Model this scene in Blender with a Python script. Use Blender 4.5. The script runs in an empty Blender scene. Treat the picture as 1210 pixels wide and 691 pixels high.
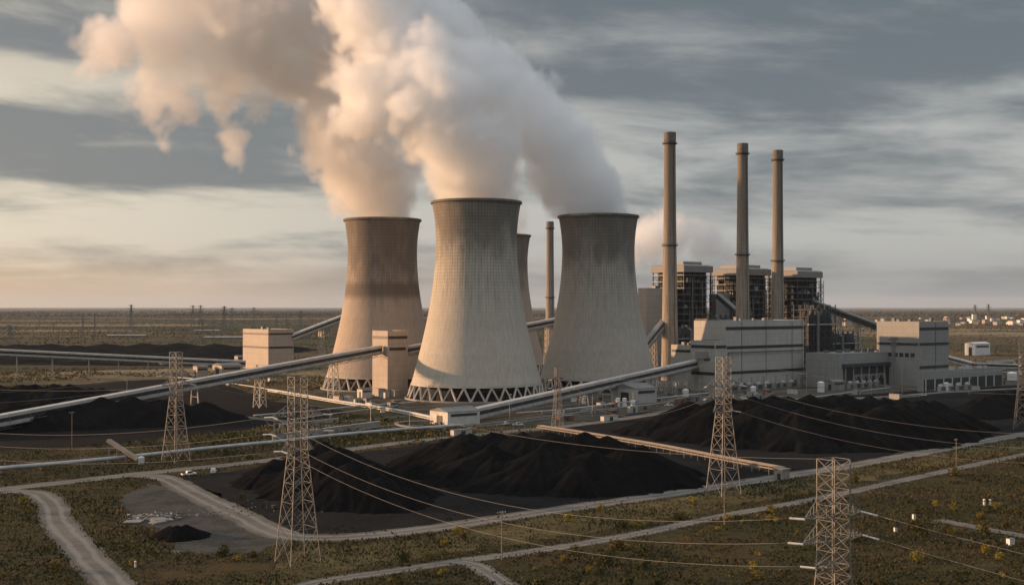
import bpy, bmesh, math, random
import numpy as np
from mathutils import Vector, Matrix
R = math.radians
random.seed(7)
rng = np.random.default_rng(11)
S = bpy.context.scene
COL = S.collection

# ---------------------------------------------------------------- camera
FPX, HOR, CX, CH = 1460.0, 362.0, 605.0, 63.0      # focal length and horizon of the 1210 px wide photograph, eye height
cd = bpy.data.cameras.new('camera')
cam = bpy.data.objects.new('camera', cd); COL.objects.link(cam)
cam.location = (0, 0, CH); cam.rotation_euler = (R(90), 0, 0)
cd.sensor_width = 36; cd.lens = FPX/1210*36; cd.shift_y = (HOR-345.5)/1210
cd.clip_start = 1; cd.clip_end = 90000
S.camera = cam

# ---------------------------------------------------------------- light
SUN_AZ, SUN_EL = R(-78.0), R(9.0)                  # azimuth from +Y towards +X
sunv = Vector((math.sin(SUN_AZ)*math.cos(SUN_EL), math.cos(SUN_AZ)*math.cos(SUN_EL), math.sin(SUN_EL)))
sl = bpy.data.lights.new('sun', 'SUN'); sl.energy = 5.0; sl.angle = R(1.0); sl.color = (1.0, 0.59, 0.32)
so = bpy.data.objects.new('sun', sl); COL.objects.link(so)
so.rotation_euler = (-sunv).to_track_quat('-Z', 'Y').to_euler()

S.view_settings.view_transform = 'Standard'; S.view_settings.look = 'None'
S.view_settings.exposure = 0.35; S.view_settings.gamma = 1.0; S.view_settings.use_curve_mapping = False
S.render.engine = 'CYCLES'
cy = S.cycles
cy.use_denoising = True
try: cy.denoiser = 'OPENIMAGEDENOISE'
except Exception: pass
cy.use_adaptive_sampling = False
cy.max_bounces = 12; cy.diffuse_bounces = 3; cy.glossy_bounces = 2; cy.transmission_bounces = 2
cy.transparent_max_bounces = 8; cy.volume_bounces = 12
cy.volume_step_rate = 2.0; cy.volume_max_steps = 256
cy.sample_clamp_indirect = 6

class NT:
    """small helper round a node tree"""
    def __init__(s, nt): s.nt = nt
    def n(s, t, **k):
        x = s.nt.nodes.new(t)
        for a, b in k.items(): setattr(x, a, b)
        return x
    def put(s, sock, v):
        if v is None: return
        if isinstance(v, bpy.types.NodeSocket): s.nt.links.new(v, sock)
        else:
            try: sock.default_value = v
            except Exception: sock.default_value = (*v, 1.0)
    def m(s, op, a, b=None, c=None, clamp=False):
        x = s.n('ShaderNodeMath', operation=op); x.use_clamp = clamp
        for i, v in enumerate((a, b, c)): s.put(x.inputs[i], v)
        return x.outputs[0]
    def v(s, op, a, b=None, sc=None):
        x = s.n('ShaderNodeVectorMath', operation=op)
        s.put(x.inputs[0], a); s.put(x.inputs[1], b)
        if sc is not None: s.put(x.inputs['Scale'], sc)
        return x.outputs['Value'] if op in ('DOT_PRODUCT', 'LENGTH', 'DISTANCE') else x.outputs[0]
    def noise(s, vec, scale, detail=4, rough=0.55, dist=0.0, lac=2.0):
        x = s.n('ShaderNodeTexNoise'); s.put(x.inputs['Vector'], vec)
        for k, q in (('Scale', scale), ('Detail', detail), ('Roughness', rough), ('Distortion', dist), ('Lacunarity', lac)):
            s.put(x.inputs[k], q)
        return x.outputs[0]
    def mix(s, f, a, b, mode='MIX'):
        x = s.n('ShaderNodeMix', data_type='RGBA', blend_type=mode)
        s.put(x.inputs[0], f); s.put(x.inputs[6], a); s.put(x.inputs[7], b)
        return x.outputs[2]
    def ramp(s, f, a, b, c=0.0, d=1.0, smooth=True):
        x = s.n('ShaderNodeMapRange', interpolation_type='SMOOTHSTEP' if smooth else 'LINEAR')
        for i, v in enumerate((f, a, b, c, d)): s.put(x.inputs[i], v)
        return x.outputs[0]
    def sep(s, vec):
        x = s.n('ShaderNodeSeparateXYZ'); s.put(x.inputs[0], vec); return x.outputs
    def comb(s, x_, y_, z_):
        x = s.n('ShaderNodeCombineXYZ')
        for i, v in enumerate((x_, y_, z_)): s.put(x.inputs[i], v)
        return x.outputs[0]

# ---------------------------------------------------------------- world: sky seen through streaked evening cloud
W = bpy.data.worlds.new('World'); S.world = W; W.use_nodes = True
W.node_tree.nodes.clear()
w = NT(W.node_tree)
sky = w.n('ShaderNodeTexSky', sky_type='NISHITA'); sky.sun_disc = False
sky.sun_elevation = SUN_EL; sky.sun_rotation = SUN_AZ; sky.air_density = 1.0; sky.dust_density = 2.0
gen = w.n('ShaderNodeTexCoord').outputs['Generated']
d = w.v('NORMALIZE', gen)
dx, dy, dz = w.sep(d)
el = w.m('MAXIMUM', dz, 0.0)
den = w.m('ADD', el, 0.085)
px_ = w.m('DIVIDE', dx, den); py_ = w.m('DIVIDE', dy, den)
pl = w.comb(px_, py_, 0.0)
def rot_scale(vec, ang, sx, sy, off):
    mp = w.n('ShaderNodeMapping'); w.put(mp.inputs['Vector'], vec)
    mp.inputs['Rotation'].default_value = (0, 0, ang); mp.inputs['Scale'].default_value = (sx, sy, 1)
    mp.inputs['Location'].default_value = off
    return mp.outputs[0]
c1 = w.noise(rot_scale(pl, R(12), 0.16, 0.30, (3.1, 1.7, 0.0)), 1.0, 7, 0.56, 0.35)
c2 = w.noise(rot_scale(pl, R(-6), 0.55, 1.1, (7.3, 2.2, 4.0)), 1.0, 6, 0.58, 0.15)
az = w.m('ARCTAN2', dx, dy)
ang = w.comb(w.m('MULTIPLY', az, 5.0), w.m('MULTIPLY', w.m('ADD', dz, w.m('MULTIPLY', az, 0.07)), 24.0), 2.3)
c3 = w.noise(ang, 1.0, 9, 0.56, 0.25)
wob = w.m('MULTIPLY', w.m('SUBTRACT', c1, 0.5), 0.06)
ew = w.m('ADD', el, wob)
def bump_at(e0, hw): return w.ramp(w.m('ABSOLUTE', w.m('SUBTRACT', ew, e0)), 0.0, hw, 1.0, 0.0)
leftw = w.ramp(az, -0.02, -0.22)
rightw = w.ramp(az, 0.05, 0.32)
cc = w.m('ADD', w.m('ADD', w.m('MULTIPLY', c1, 0.30), w.m('MULTIPLY', c2, 0.16)), w.m('MULTIPLY', c3, 0.54))
cc = w.m('ADD', cc, w.m('MULTIPLY', w.m('MULTIPLY', bump_at(0.112, 0.058), leftw), 0.070))     # slate bank, low in the west
cc = w.m('SUBTRACT', cc, w.m('MULTIPLY', bump_at(0.055, 0.028), 0.025))                         # clear slot over the horizon
cc = w.m('SUBTRACT', cc, w.m('MULTIPLY', w.m('MULTIPLY', bump_at(0.175, 0.035), leftw), 0.10))
cc = w.m('ADD', cc, w.m('MULTIPLY', w.ramp(el, 0.13, 0.27), w.m('MULTIPLY', rightw, 0.14)))
toward = w.v('DOT_PRODUCT', d, tuple(sunv))                  # 1 towards the sun
warm = w.ramp(toward, 0.05, 0.85)
# cloud bodies: dark slate, thin lit veils between them
dark = w.mix(warm, (0.128, 0.150, 0.168, 1), (0.195, 0.193, 0.190, 1))
lite = w.mix(warm, (0.385, 0.390, 0.380, 1), (0.74, 0.625, 0.465, 1))
cover = w.ramp(cc, 0.405, 0.575)
cloud = w.mix(cover, lite, dark)
# the thick deck overhead and to the right, out to the thin pale band over the horizon
high = w.ramp(el, 0.10, 0.26)
cloud = w.mix(w.m('MULTIPLY', high, 0.45), cloud, w.mix(warm, (0.085, 0.108, 0.130, 1), (0.17, 0.175, 0.18, 1)))
hz = w.ramp(el, 0.0, 0.058, 1.0, 0.0)
hcol = w.mix(warm, (0.215, 0.225, 0.232, 1), (0.92, 0.58, 0.30, 1))
cloud = w.mix(w.m('MULTIPLY', hz, 0.80), cloud, hcol)
zen = w.ramp(dz, 0.30, 0.75)                                 # overhead sky, unseen above the frame, brightened as added fill light
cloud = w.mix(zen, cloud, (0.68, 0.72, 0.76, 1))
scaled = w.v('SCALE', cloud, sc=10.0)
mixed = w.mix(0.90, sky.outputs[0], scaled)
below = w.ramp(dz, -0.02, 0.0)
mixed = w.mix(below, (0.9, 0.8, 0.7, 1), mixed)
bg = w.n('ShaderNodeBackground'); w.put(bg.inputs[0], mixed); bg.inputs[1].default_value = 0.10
wo = w.n('ShaderNodeOutputWorld'); W.node_tree.links.new(bg.outputs[0], wo.inputs['Surface'])

# ---------------------------------------------------------------- helpers
def G(px, py, z=0.0):
    """where the sight line of a photograph point meets the level z"""
    Y = FPX*(CH-z)/(py-HOR)
    return Vector(((px-CX)*Y/FPX, Y, z))
def P(px, py, Y):
    return Vector(((px-CX)*Y/FPX, Y, CH-(py-HOR)*Y/FPX))

def new_mat(name):
    m = bpy.data.materials.new(name); m.use_nodes = True; m.node_tree.nodes.clear()
    t = NT(m.node_tree)
    o = t.n('ShaderNodeOutputMaterial'); b = t.n('ShaderNodeBsdfPrincipled')
    m.node_tree.links.new(b.outputs[0], o.inputs['Surface'])
    b.inputs['Specular IOR Level'].default_value = 0.3
    return m, t, b
def pos(t, obj=False):
    return t.n('ShaderNodeTexCoord').outputs['Object'] if obj else t.n('ShaderNodeNewGeometry').outputs['Position']
def plain(name, c, rough=0.7, metal=0.0, var=0.25, scale=0.6, obj=False, c2=None, bump=0.0):
    """weathered paint / metal / concrete: two noise scales of colour variation"""
    m, t, b = new_mat(name)
    p = pos(t, obj)
    n1 = t.noise(p, scale, 5, 0.6); n2 = t.noise(p, scale*7, 3, 0.6)
    f = t.ramp(t.m('ADD', t.m('MULTIPLY', n1, 0.65), t.m('MULTIPLY', n2, 0.35)), 0.32, 0.68)
    lo = tuple(x*(1-var) for x in c) if c2 is None else c2
    hi = tuple(min(1, x*(1+var*0.6)) for x in c)
    t.put(b.inputs['Base Color'], t.mix(f, (*lo, 1), (*hi, 1)))
    b.inputs['Roughness'].default_value = rough; b.inputs['Metallic'].default_value = metal
    if bump:
        bp = t.n('ShaderNodeBump'); bp.inputs['Strength'].default_value = bump; bp.inputs['Distance'].default_value = 0.3
        t.put(bp.inputs['Height'], n2); t.put(b.inputs['Normal'], bp.outputs[0])
    return m

class MB:
    """collects shapes into one mesh"""
    def __init__(s): s.v = []; s.f = []
    def poly(s, pts, faces):
        k = len(s.v); s.v += [tuple(p) for p in pts]; s.f += [tuple(i+k for i in f) for f in faces]; return s
    def box(s, lo, hi):
        x0, y0, z0 = lo; x1, y1, z1 = hi
        return s.poly([(x0,y0,z0),(x1,y0,z0),(x1,y1,z0),(x0,y1,z0),(x0,y0,z1),(x1,y0,z1),(x1,y1,z1),(x0,y1,z1)],
                      [(3,2,1,0),(4,5,6,7),(0,1,5,4),(1,2,6,5),(2,3,7,6),(3,0,4,7)])
    def bar(s, a, b, w, h=None):
        """square bar from a to b"""
        a, b = Vector(a), Vector(b); h = h or w
        dr = (b-a)
        if dr.length < 1e-6: return s
        dr.normalize()
        up = Vector((0,0,1)) if abs(dr.z) < 0.95 else Vector((1,0,0))
        sx = dr.cross(up).normalized(); sy = sx.cross(dr).normalized()
        pts = []
        for q in (a, b):
            for i, j in ((-1,-1),(1,-1),(1,1),(-1,1)): pts.append(q + sx*(w/2*i) + sy*(h/2*j))
        return s.poly(pts, [(3,2,1,0),(4,5,6,7),(0,1,5,4),(1,2,6,5),(2,3,7,6),(3,0,4,7)])
    def tube(s, pts, r, n=6, cap=True):
        """round tube along a path; r a number or one per point"""
        pts = [Vector(p) for p in pts]; k0 = len(s.v); m = len(pts)
        rr = r if hasattr(r, '__len__') else [r]*m
        for i, p in enumerate(pts):
            dr = (pts[min(i+1, m-1)] - pts[max(i-1, 0)]).normalized()
            up = Vector((0,0,1)) if abs(dr.z) < 0.95 else Vector((1,0,0))
            sx = dr.cross(up).normalized(); sy = sx.cross(dr).normalized()
            for j in range(n):
                a = 2*math.pi*j/n
                s.v.append(tuple(p + sx*(math.cos(a)*rr[i]) + sy*(math.sin(a)*rr[i])))
        for i in range(m-1):
            for j in range(n):
                a = k0+i*n+j; b = k0+i*n+(j+1) % n
                s.f.append((a, b, b+n, a+n))
        if cap:
            s.f.append(tuple(k0+j for j in range(n))[::-1]); s.f.append(tuple(k0+(m-1)*n+j for j in range(n)))
        return s
    def lathe(s, prof, n=24, c=(0,0), cap=False):
        """revolve (radius, z) pairs round the vertical through c"""
        k0 = len(s.v)
        for r, z in prof:
            for j in range(n):
                a = 2*math.pi*j/n; s.v.append((c[0]+r*math.cos(a), c[1]+r*math.sin(a), z))
        for i in range(len(prof)-1):
            for j in range(n):
                a = k0+i*n+j; b = k0+i*n+(j+1) % n
                s.f.append((a, b, b+n, a+n))
        if cap:
            s.f.append(tuple(k0+j for j in range(n))[::-1]); s.f.append(tuple(k0+(len(prof)-1)*n+j for j in range(n)))
        return s
    def prism(s, outline, z0, z1):
        n = len(outline)
        pts = [(x,y,z0) for x,y in outline]+[(x,y,z1) for x,y in outline]
        return s.poly(pts, [tuple(range(n))[::-1], tuple(range(n,2*n))]+[(i,(i+1)%n,(i+1)%n+n,i+n) for i in range(n)])
    def mesh(s, name, mat=None):
        me = bpy.data.meshes.new(name); me.from_pydata(s.v, [], s.f); me.update()
        if mat: me.materials.append(mat)
        return me
    def build(s, name, mat, parent=None, loc=None, smooth=False):
        me = s.mesh(name, mat)
        o = bpy.data.objects.new(name, me); COL.objects.link(o)
        if parent: o.parent = parent
        if loc is not None: o.location = loc
        if smooth: me.polygons.foreach_set('use_smooth', [True]*len(me.polygons))
        return o
def tag(o, label=None, cat=None, group=None, kind=None):
    for k, q in (('label', label), ('category', cat), ('group', group), ('kind', kind)):
        if q: o[k] = q
    return o
def thing(name, loc, label, cat, group=None, rz=0.0):
    o = bpy.data.objects.new(name, None); COL.objects.link(o)
    o.location = loc; o.rotation_euler = (0, 0, rz); o.empty_display_size = 1
    return tag(o, label, cat, group)
def kids(o): return [c for c in COL.objects if c.parent == o]
def dup(o, loc=None, rz=None, label=None, group=None, parent=None):
    c = o.copy(); COL.objects.link(c)
    if parent: c.parent = parent
    if loc is not None: c.location = loc
    if rz is not None: c.rotation_euler = (0, 0, rz)
    if label: c['label'] = label
    if group: c['group'] = group
    for ch in list(o.children): dup(ch, parent=c)
    return c
def np_mesh(name, verts, faces, mat, k):
    """mesh from numpy arrays: verts (n,3), faces (m,k)"""
    me = bpy.data.meshes.new(name)
    nv, nf = len(verts), len(faces)
    me.vertices.add(nv); me.vertices.foreach_set('co', np.asarray(verts, dtype=np.float32).ravel())
    me.loops.add(nf*k); me.loops.foreach_set('vertex_index', np.asarray(faces, dtype=np.int32).ravel())
    me.polygons.add(nf); me.polygons.foreach_set('loop_start', np.arange(0, nf*k, k, dtype=np.int32))
    me.update(calc_edges=True); me.validate()
    if mat: me.materials.append(mat)
    return me
def link(me, name=None):
    o = bpy.data.objects.new(name or me.name, me); COL.objects.link(o); return o

TH = R(39.4)                                        # the works stand on a grid turned by this much
U = Vector((math.cos(TH), math.sin(TH), 0)); V = Vector((-math.sin(TH), math.cos(TH), 0))
def along(Cp, dirv, px):
    k = (px-CX)/FPX
    return (k*Cp.y - Cp.x)/(dirv.x - k*dirv.y)
def block_dims(corner, base, left, right, top):
    """front corner on the ground, length of the left face (along V), of the right face (along U), height"""
    Cp = G(corner, base)
    return Cp, along(Cp, V, left), along(Cp, U, right), CH-(top-HOR)*Cp.y/FPX
# ---------------------------------------------------------------- cooling towers
def tower_mat(name, base, seed, dark_lo, dark_hi, ring_z=None):
    m, t, b = new_mat(name)
    p = pos(t, True)
    x, y, z = t.sep(p)
    ang = t.m('ARCTAN2', y, x)
    NR = 88.0
    u = t.m('MULTIPLY', ang, NR/(2*math.pi))
    fu = t.m('ABSOLUTE', t.m('SUBTRACT', t.m('FRACT', u), 0.5))
    fv = t.m('ABSOLUTE', t.m('SUBTRACT', t.m('FRACT', t.m('DIVIDE', z, 2.2)), 0.5))
    lu = t.ramp(fu, 0.34, 0.48); lv = t.ramp(fv, 0.36, 0.48)
    upper = t.ramp(z, 44.0, 98.0)                       # the climbing formwork shows strongest in the upper half
    grid = t.m('MAXIMUM', lu, lv)
    gw = t.m('ADD', 0.05, t.m('MULTIPLY', upper, 0.36))
    grid = t.m('MULTIPLY', grid, gw)
    # rain streaks: noise stretched down the shell
    ca = t.comb(t.m('MULTIPLY', t.m('COSINE', ang), 1.0), t.m('SINE', ang), t.m('MULTIPLY', z, 0.006))
    st = t.noise(ca, 26.0, 6, 0.62)
    ca2 = t.comb(t.m('COSINE', ang), t.m('SINE', ang), t.m('ADD', t.m('MULTIPLY', z, 0.018), seed))
    blot = t.noise(ca2, 2.6, 5, 0.55)
    # panel to panel differences of pour colour
    cell = t.comb(t.m('FLOOR', u), t.m('FLOOR', t.m('DIVIDE', z, 2.2)), seed)
    wn = t.n('ShaderNodeTexWhiteNoise'); t.put(wn.inputs['Vector'], cell)
    ring = t.n('ShaderNodeTexWhiteNoise', noise_dimensions='1D'); t.put(ring.inputs['W'], t.m('FLOOR', t.m('DIVIDE', z, 7.8)))
    c = t.mix(t.ramp(st, 0.34, 0.66), (*[q*0.90 for q in base], 1), (*[min(1, q*1.05) for q in base], 1))
    c = t.mix(t.m('MULTIPLY', t.m('SUBTRACT', wn.outputs[0], 0.5), 0.06), c, (0.02, 0.02, 0.02, 1))
    c = t.mix(t.m('MULTIPLY', t.m('SUBTRACT', ring.outputs[0], 0.4), 0.10), c, (0.05, 0.045, 0.04, 1))
    vs = t.noise(t.comb(t.m('COSINE', ang), t.m('SINE', ang), t.m('MULTIPLY', z, 0.0025)), 14.0, 4, 0.6)
    c = t.mix(t.m('MULTIPLY', t.m('MULTIPLY', t.ramp(vs, 0.46, 0.72), t.ramp(z, 25.0, 90.0)), 0.38), c, (0.13, 0.115, 0.10, 1))
    # weathered dark collar
    wz = t.m('ADD', z, t.m('MULTIPLY', t.m('SUBTRACT', blot, 0.5), 60.0))
    soot = t.m('MULTIPLY', t.ramp(wz, dark_lo, dark_hi), 0.72)
    soot = t.m('MULTIPLY', soot, t.ramp(blot, 0.25, 0.62, 0.65, 1.0))
    c = t.mix(soot, c, (0.105, 0.095, 0.085, 1))
    if ring_z:                                          # old water line, a dark belt round the shell
        belt = t.ramp(t.m('ABSOLUTE', t.m('SUBTRACT', t.m('ADD', z, t.m('MULTIPLY', st, 5.0)), ring_z)), 2.0, 9.0, 0.75, 0.0)
        c = t.mix(belt, c, (0.12, 0.095, 0.08, 1))
    c = t.mix(grid, c, (0.045, 0.042, 0.04, 1))
    t.put(b.inputs['Base Color'], c)
    b.inputs['Roughness'].default_value = 0.88
    bp = t.n('ShaderNodeBump'); bp.inputs['Strength'].default_value = 0.12; bp.inputs['Distance'].default_value = 0.3
    t.put(bp.inputs['Height'], t.m('SUBTRACT', 1.0, grid)); t.put(b.inputs['Normal'], bp.outputs[0])
    return m
M = {}
M['leg_concrete'] = plain('leg_concrete', (0.48, 0.44, 0.39), 0.85, var=0.25, scale=0.2)
M['rim'] = plain('rim_concrete', (0.16, 0.14, 0.12), 0.85, var=0.3, scale=0.3)
M['basin'] = plain('basin_concrete', (0.33, 0.31, 0.28), 0.85, var=0.25, scale=0.2)
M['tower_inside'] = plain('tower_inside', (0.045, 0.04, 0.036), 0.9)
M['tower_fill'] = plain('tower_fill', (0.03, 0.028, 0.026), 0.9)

def cooling_tower(px, Y, H, rt, mat, label, leg0=None):
    k = H/135.0
    root = thing('cooling_tower', ((px-CX)*Y/FPX, Y, 0), label, 'cooling tower', 'cooling towers')
    zt, z0 = 108.0*k, 10.0*k
    def rad(z):
        c = (77.6 if z < zt else 58.0)*k
        return rt*math.sqrt(1+((z-zt)/c)**2)
    prof = [(rad(z0+(H-z0)*i/56), z0+(H-z0)*i/56) for i in range(57)]
    MB().lathe(prof, 144).build('shell', mat, root, smooth=True)
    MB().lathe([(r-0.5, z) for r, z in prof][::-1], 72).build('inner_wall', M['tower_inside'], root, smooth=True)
    re = rad(H)
    MB().lathe([(re-0.9, H-0.1), (re+0.05, H-1.7), (re+0.75, H-1.5), (re+0.75, H-0.2), (re+0.55, H+0.15), (re-0.9, H+0.15), (re-0.9, H-0.1)], 144).build('rim', M['rim'], root)
    rb, r1 = rad(z0)+2.4, rad(z0)
    MB().lathe([(r1-0.7, z0+0.9), (r1-0.7, z0-0.5), (r1+0.35, z0-0.5), (r1+0.25, z0+0.9)], 144).build('lintel', M['leg_concrete'], root)
    n = 31
    da = math.pi/n
    lm = MB()
    for s in (-1, 1):
        lm.bar((rb, 0, 0.4), (r1*math.cos(da*s), r1*math.sin(da*s), z0-0.4), 1.0)
    me = lm.mesh('leg', M['leg_concrete'])
    for i in range(n):
        o = bpy.data.objects.new('leg', me); COL.objects.link(o); o.parent = root
        o.rotation_euler = (0, 0, 2*math.pi*i/n)
    MB().lathe([(rb-2, 0.5), (rb+1.6, 0.5), (rb+1.6, 1.1), (rb+2.2, 1.1), (rb+2.2, -0.3)], 96).build('basin', M['basin'], root)
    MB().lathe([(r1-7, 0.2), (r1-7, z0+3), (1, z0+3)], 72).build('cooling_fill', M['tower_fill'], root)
    return root, rad
T_L = cooling_tower(452, 954, 130.0, 26.6, tower_mat('tower_concrete_brown', (0.42, 0.345, 0.28), 3.0, 62, 104, 78.0),
    'brownest cooling tower, with streaked dark patches, standing behind the narrow transfer tower')
T_C = cooling_tower(563, 852, 135.0, 27.9, tower_mat('tower_concrete_pale', (0.46, 0.418, 0.352), 9.0, 86, 122),
    'nearest and largest cooling tower, pale lower shell and splayed legs fully in view')
T_R = cooling_tower(707, 930, 131.0, 27.2, tower_mat('tower_concrete_grey', (0.41, 0.372, 0.318), 17.0, 82, 110),
    'greyish cooling tower nearest the tall chimneys, dark collar below its rim')
T_B = cooling_tower(590, 1164, 130.0, 26.6, tower_mat('tower_concrete_far', (0.37, 0.30, 0.245), 23.0, 70, 110),
    'farthest cooling tower, almost wholly hidden behind the nearest one')

# ---------------------------------------------------------------- steam plumes
def plume(name, Y, puffs, dens, label, amp=14.0, nscale=0.027, edge=8.5, vox=1.5, k=5.0, color=(0.974, 0.983, 0.992), seed=0.0, rim=None, thin=None):
    """puffs: (px, py, radius px, dY, strength) in the vertical plane at depth Y"""
    q = []
    for p in puffs:
        a, b_, r = p[:3]; dY = p[3] if len(p) > 3 else 0.0
        yy = Y+dY; w_ = P(a, b_, yy)
        q.append((w_, r*yy/FPX))
    base = q[0][0].copy()
    pad = amp*1.1+4
    lo = [min(c[i]-r for c, r in q)-pad-base[i] for i in range(3)]
    hi = [max(c[i]+r for c, r in q)+pad-base[i] for i in range(3)]
    if rim is not None: lo[2] = rim-base.z
    gt = bpy.data.node_groups.new(name+'_field', 'GeometryNodeTree')
    gt.interface.new_socket('Geometry', in_out='INPUT', socket_type='NodeSocketGeometry')
    gt.interface.new_socket('Geometry', in_out='OUTPUT', socket_type='NodeSocketGeometry')
    g = NT(gt)
    ps = g.n('GeometryNodeInputPosition').outputs[0]
    shift = g.v('ADD', ps, (seed*31.7, seed*17.1, seed*9.3))
    # slow swirl of the sample point
    wn = g.n('ShaderNodeTexNoise'); g.put(wn.inputs['Vector'], shift)
    wn.inputs['Scale'].default_value = nscale*0.55; wn.inputs['Detail'].default_value = 2
    wv = g.v('SCALE', g.v('SUBTRACT', wn.outputs['Color'], (0.5, 0.5, 0.5)), sc=amp*2.2)
    pw = g.v('ADD', ps, wv)
    d_ = None
    for c, r in q:
        lc = c-base
        di = g.m('SUBTRACT', g.v('DISTANCE', pw, tuple(lc)), r)
        d_ = di if d_ is None else g.m('SMOOTH_MIN', d_, di, k)
    n1 = g.noise(g.v('ADD', shift, g.v('SCALE', wv, sc=0.5)), nscale, 0)
    b1 = g.m('ABSOLUTE', g.m('MULTIPLY', g.m('SUBTRACT', n1, 0.5), 3.2))
    n2 = g.noise(shift, nscale*2.3, 0)
    b2 = g.m('ABSOLUTE', g.m('MULTIPLY', g.m('SUBTRACT', n2, 0.5), 3.2))
    n3 = g.noise(shift, nscale*5.0, 5, 0.6)
    bl = g.m('ADD', g.m('ADD', g.m('MULTIPLY', b1, 1.0), g.m('MULTIPLY', b2, 0.62)), g.m('ADD', g.m('MULTIPLY', n3, 0.50), g.m('MULTIPLY', g.m('ABSOLUTE', g.m('MULTIPLY', g.m('SUBTRACT', g.noise(shift, nscale*5.2, 0), 0.5), 3.2)), 0.30)))
    sdf = g.m('SUBTRACT', d_, g.m('MULTIPLY', g.m('SUBTRACT', bl, 0.85), amp))
    den_ = g.ramp(sdf, 0.0, -edge, 0.0, 1.0)
    if thin:                                     # it thins out as it drifts away
        x_ = g.sep(ps)[0]
        den_ = g.m('MULTIPLY', den_, g.ramp(x_, thin[0], thin[1], 1.0, thin[2]))
    vc = g.n('GeometryNodeVolumeCube')
    g.put(vc.inputs['Density'], den_)
    vc.inputs['Min'].default_value = lo; vc.inputs['Max'].default_value = hi
    for i, a in enumerate('XYZ'):
        vc.inputs['Resolution '+a].default_value = max(4, int((hi[i]-lo[i])/vox))
    m = bpy.data.materials.new(name+'_vapour'); m.use_nodes = True; m.node_tree.nodes.clear()
    t = NT(m.node_tree); o_ = t.n('ShaderNodeOutputMaterial')
    pv = t.n('ShaderNodeVolumePrincipled')
    pv.inputs['Color'].default_value = (*color, 1); pv.inputs['Density'].default_value = dens
    pv.inputs['Density Attribute'].default_value = 'density'; pv.inputs['Anisotropy'].default_value = 0.25
    m.node_tree.links.new(pv.outputs[0], o_.inputs['Volume'])
    sm = g.n('GeometryNodeSetMaterial'); sm.inputs['Material'].default_value = m
    go = g.n('NodeGroupOutput')
    gt.links.new(vc.outputs[0], sm.inputs[0]); gt.links.new(sm.outputs[0], go.inputs[0])
    vd = bpy.data.volumes.new(name); vd.materials.append(m)
    o = bpy.data.objects.new(name, vd); COL.objects.link(o); o.location = base
    md = o.modifiers.new('vapour', 'NODES'); md.node_group = gt
    return tag(o, label, 'steam plume', 'steam plumes over the cooling towers')
plume('steam_plume', 852, [(566,246,44),(562,222,50),(553,196,56),(543,170,58,-10),(524,150,60),(508,118,58,-18),(488,88,50,-8),(505,68,38,-15),(545,98,44,14),(455,112,44,6),(436,138,34,-6),(572,104,40,10),(583,132,34,8),(560,66,36,8),(424,100,40,4),(412,140,34,2),(462,60,46,10),(440,20,50,14),(420,-30,60,20)],
      0.095, 'dense white steam plume billowing up from the nearest cooling tower', seed=1, rim=134.0)
plume('steam_plume', 954, [(453,262,40),(448,240,44),(438,214,50),(424,186,56,-8),(410,160,58,6),(394,132,54,-10),(388,98,58,8),(362,70,64),(318,46,60,-12),(276,74,52,8),(262,26,60,-8),(214,52,50),(180,14,56,10),(138,46,40,-6),(112,64,30),(100,40,24),(186,92,36),(262,122,24),(265,142,20),(268,160,17),(270,177,14),(272,192,11),(274,204,8),(176,118,24),(182,135,19),(187,150,15),(190,163,11),(300,120,24),(212,118,20),(225,132,15),(232,146,11),(330,-10,80),(240,-40,80),(404,20,66,16)],
      0.075, 'steam plume drifting far upwind with a brownish trailing cloud, from the brownest cooling tower', seed=2, amp=15, edge=11.0, rim=129.0, color=(0.950, 0.943, 0.936), thin=(-10.0, -170.0, 0.50))
plume('steam_plume', 930, [(707,263,41),(699,240,45),(683,214,47),(664,190,48,8),(646,164,48,-8),(626,138,50,8),(606,112,48),(584,88,44,10),(556,74,44,14),(520,40,48,18),(470,0,56,20)],
      0.085, 'steam plume slanting away from the greyish cooling tower, behind the main plume', seed=3, rim=130.0, amp=12)
plume('steam_plume', 1164, [(590,285,30),(584,262,36),(574,236,42),(562,208,46)], 0.05,
      'small steam plume of the hidden farthest cooling tower', seed=4, amp=9, rim=129.0)
plume('steam_plume', 1650, [(742,298,24),(768,282,30),(800,276,30),(830,288,26),(858,300,20),(886,308,14)], 0.06,
      'thin pinkish veil of steam hanging behind the tall chimneys', seed=5, amp=14, vox=3.0, edge=22)
# ---------------------------------------------------------------- ground, roads, yards
def vnoise(x, y, seed=0):
    xi = np.floor(x).astype(np.int64); yi = np.floor(y).astype(np.int64)
    fx = x-xi; fy = y-yi; fx = fx*fx*(3-2*fx); fy = fy*fy*(3-2*fy)
    def h(a, b):
        n = (a*374761393 + b*668265263 + seed*1442695041) & 0x7fffffff
        n = ((n ^ (n >> 13))*1274126177) & 0x7fffffff
        return ((n ^ (n >> 16)) & 0xffff)/65535.0
    return (h(xi,yi)*(1-fx)+h(xi+1,yi)*fx)*(1-fy)+(h(xi,yi+1)*(1-fx)+h(xi+1,yi+1)*fx)*fy
def fbm(x, y, octv=4, seed=0, gain=0.5):
    s = 0; a = 1; t = 0
    for i in range(octv):
        s = s + a*vnoise(x*2**i, y*2**i, seed+i*17); t += a; a *= gain
    return s/t

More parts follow.
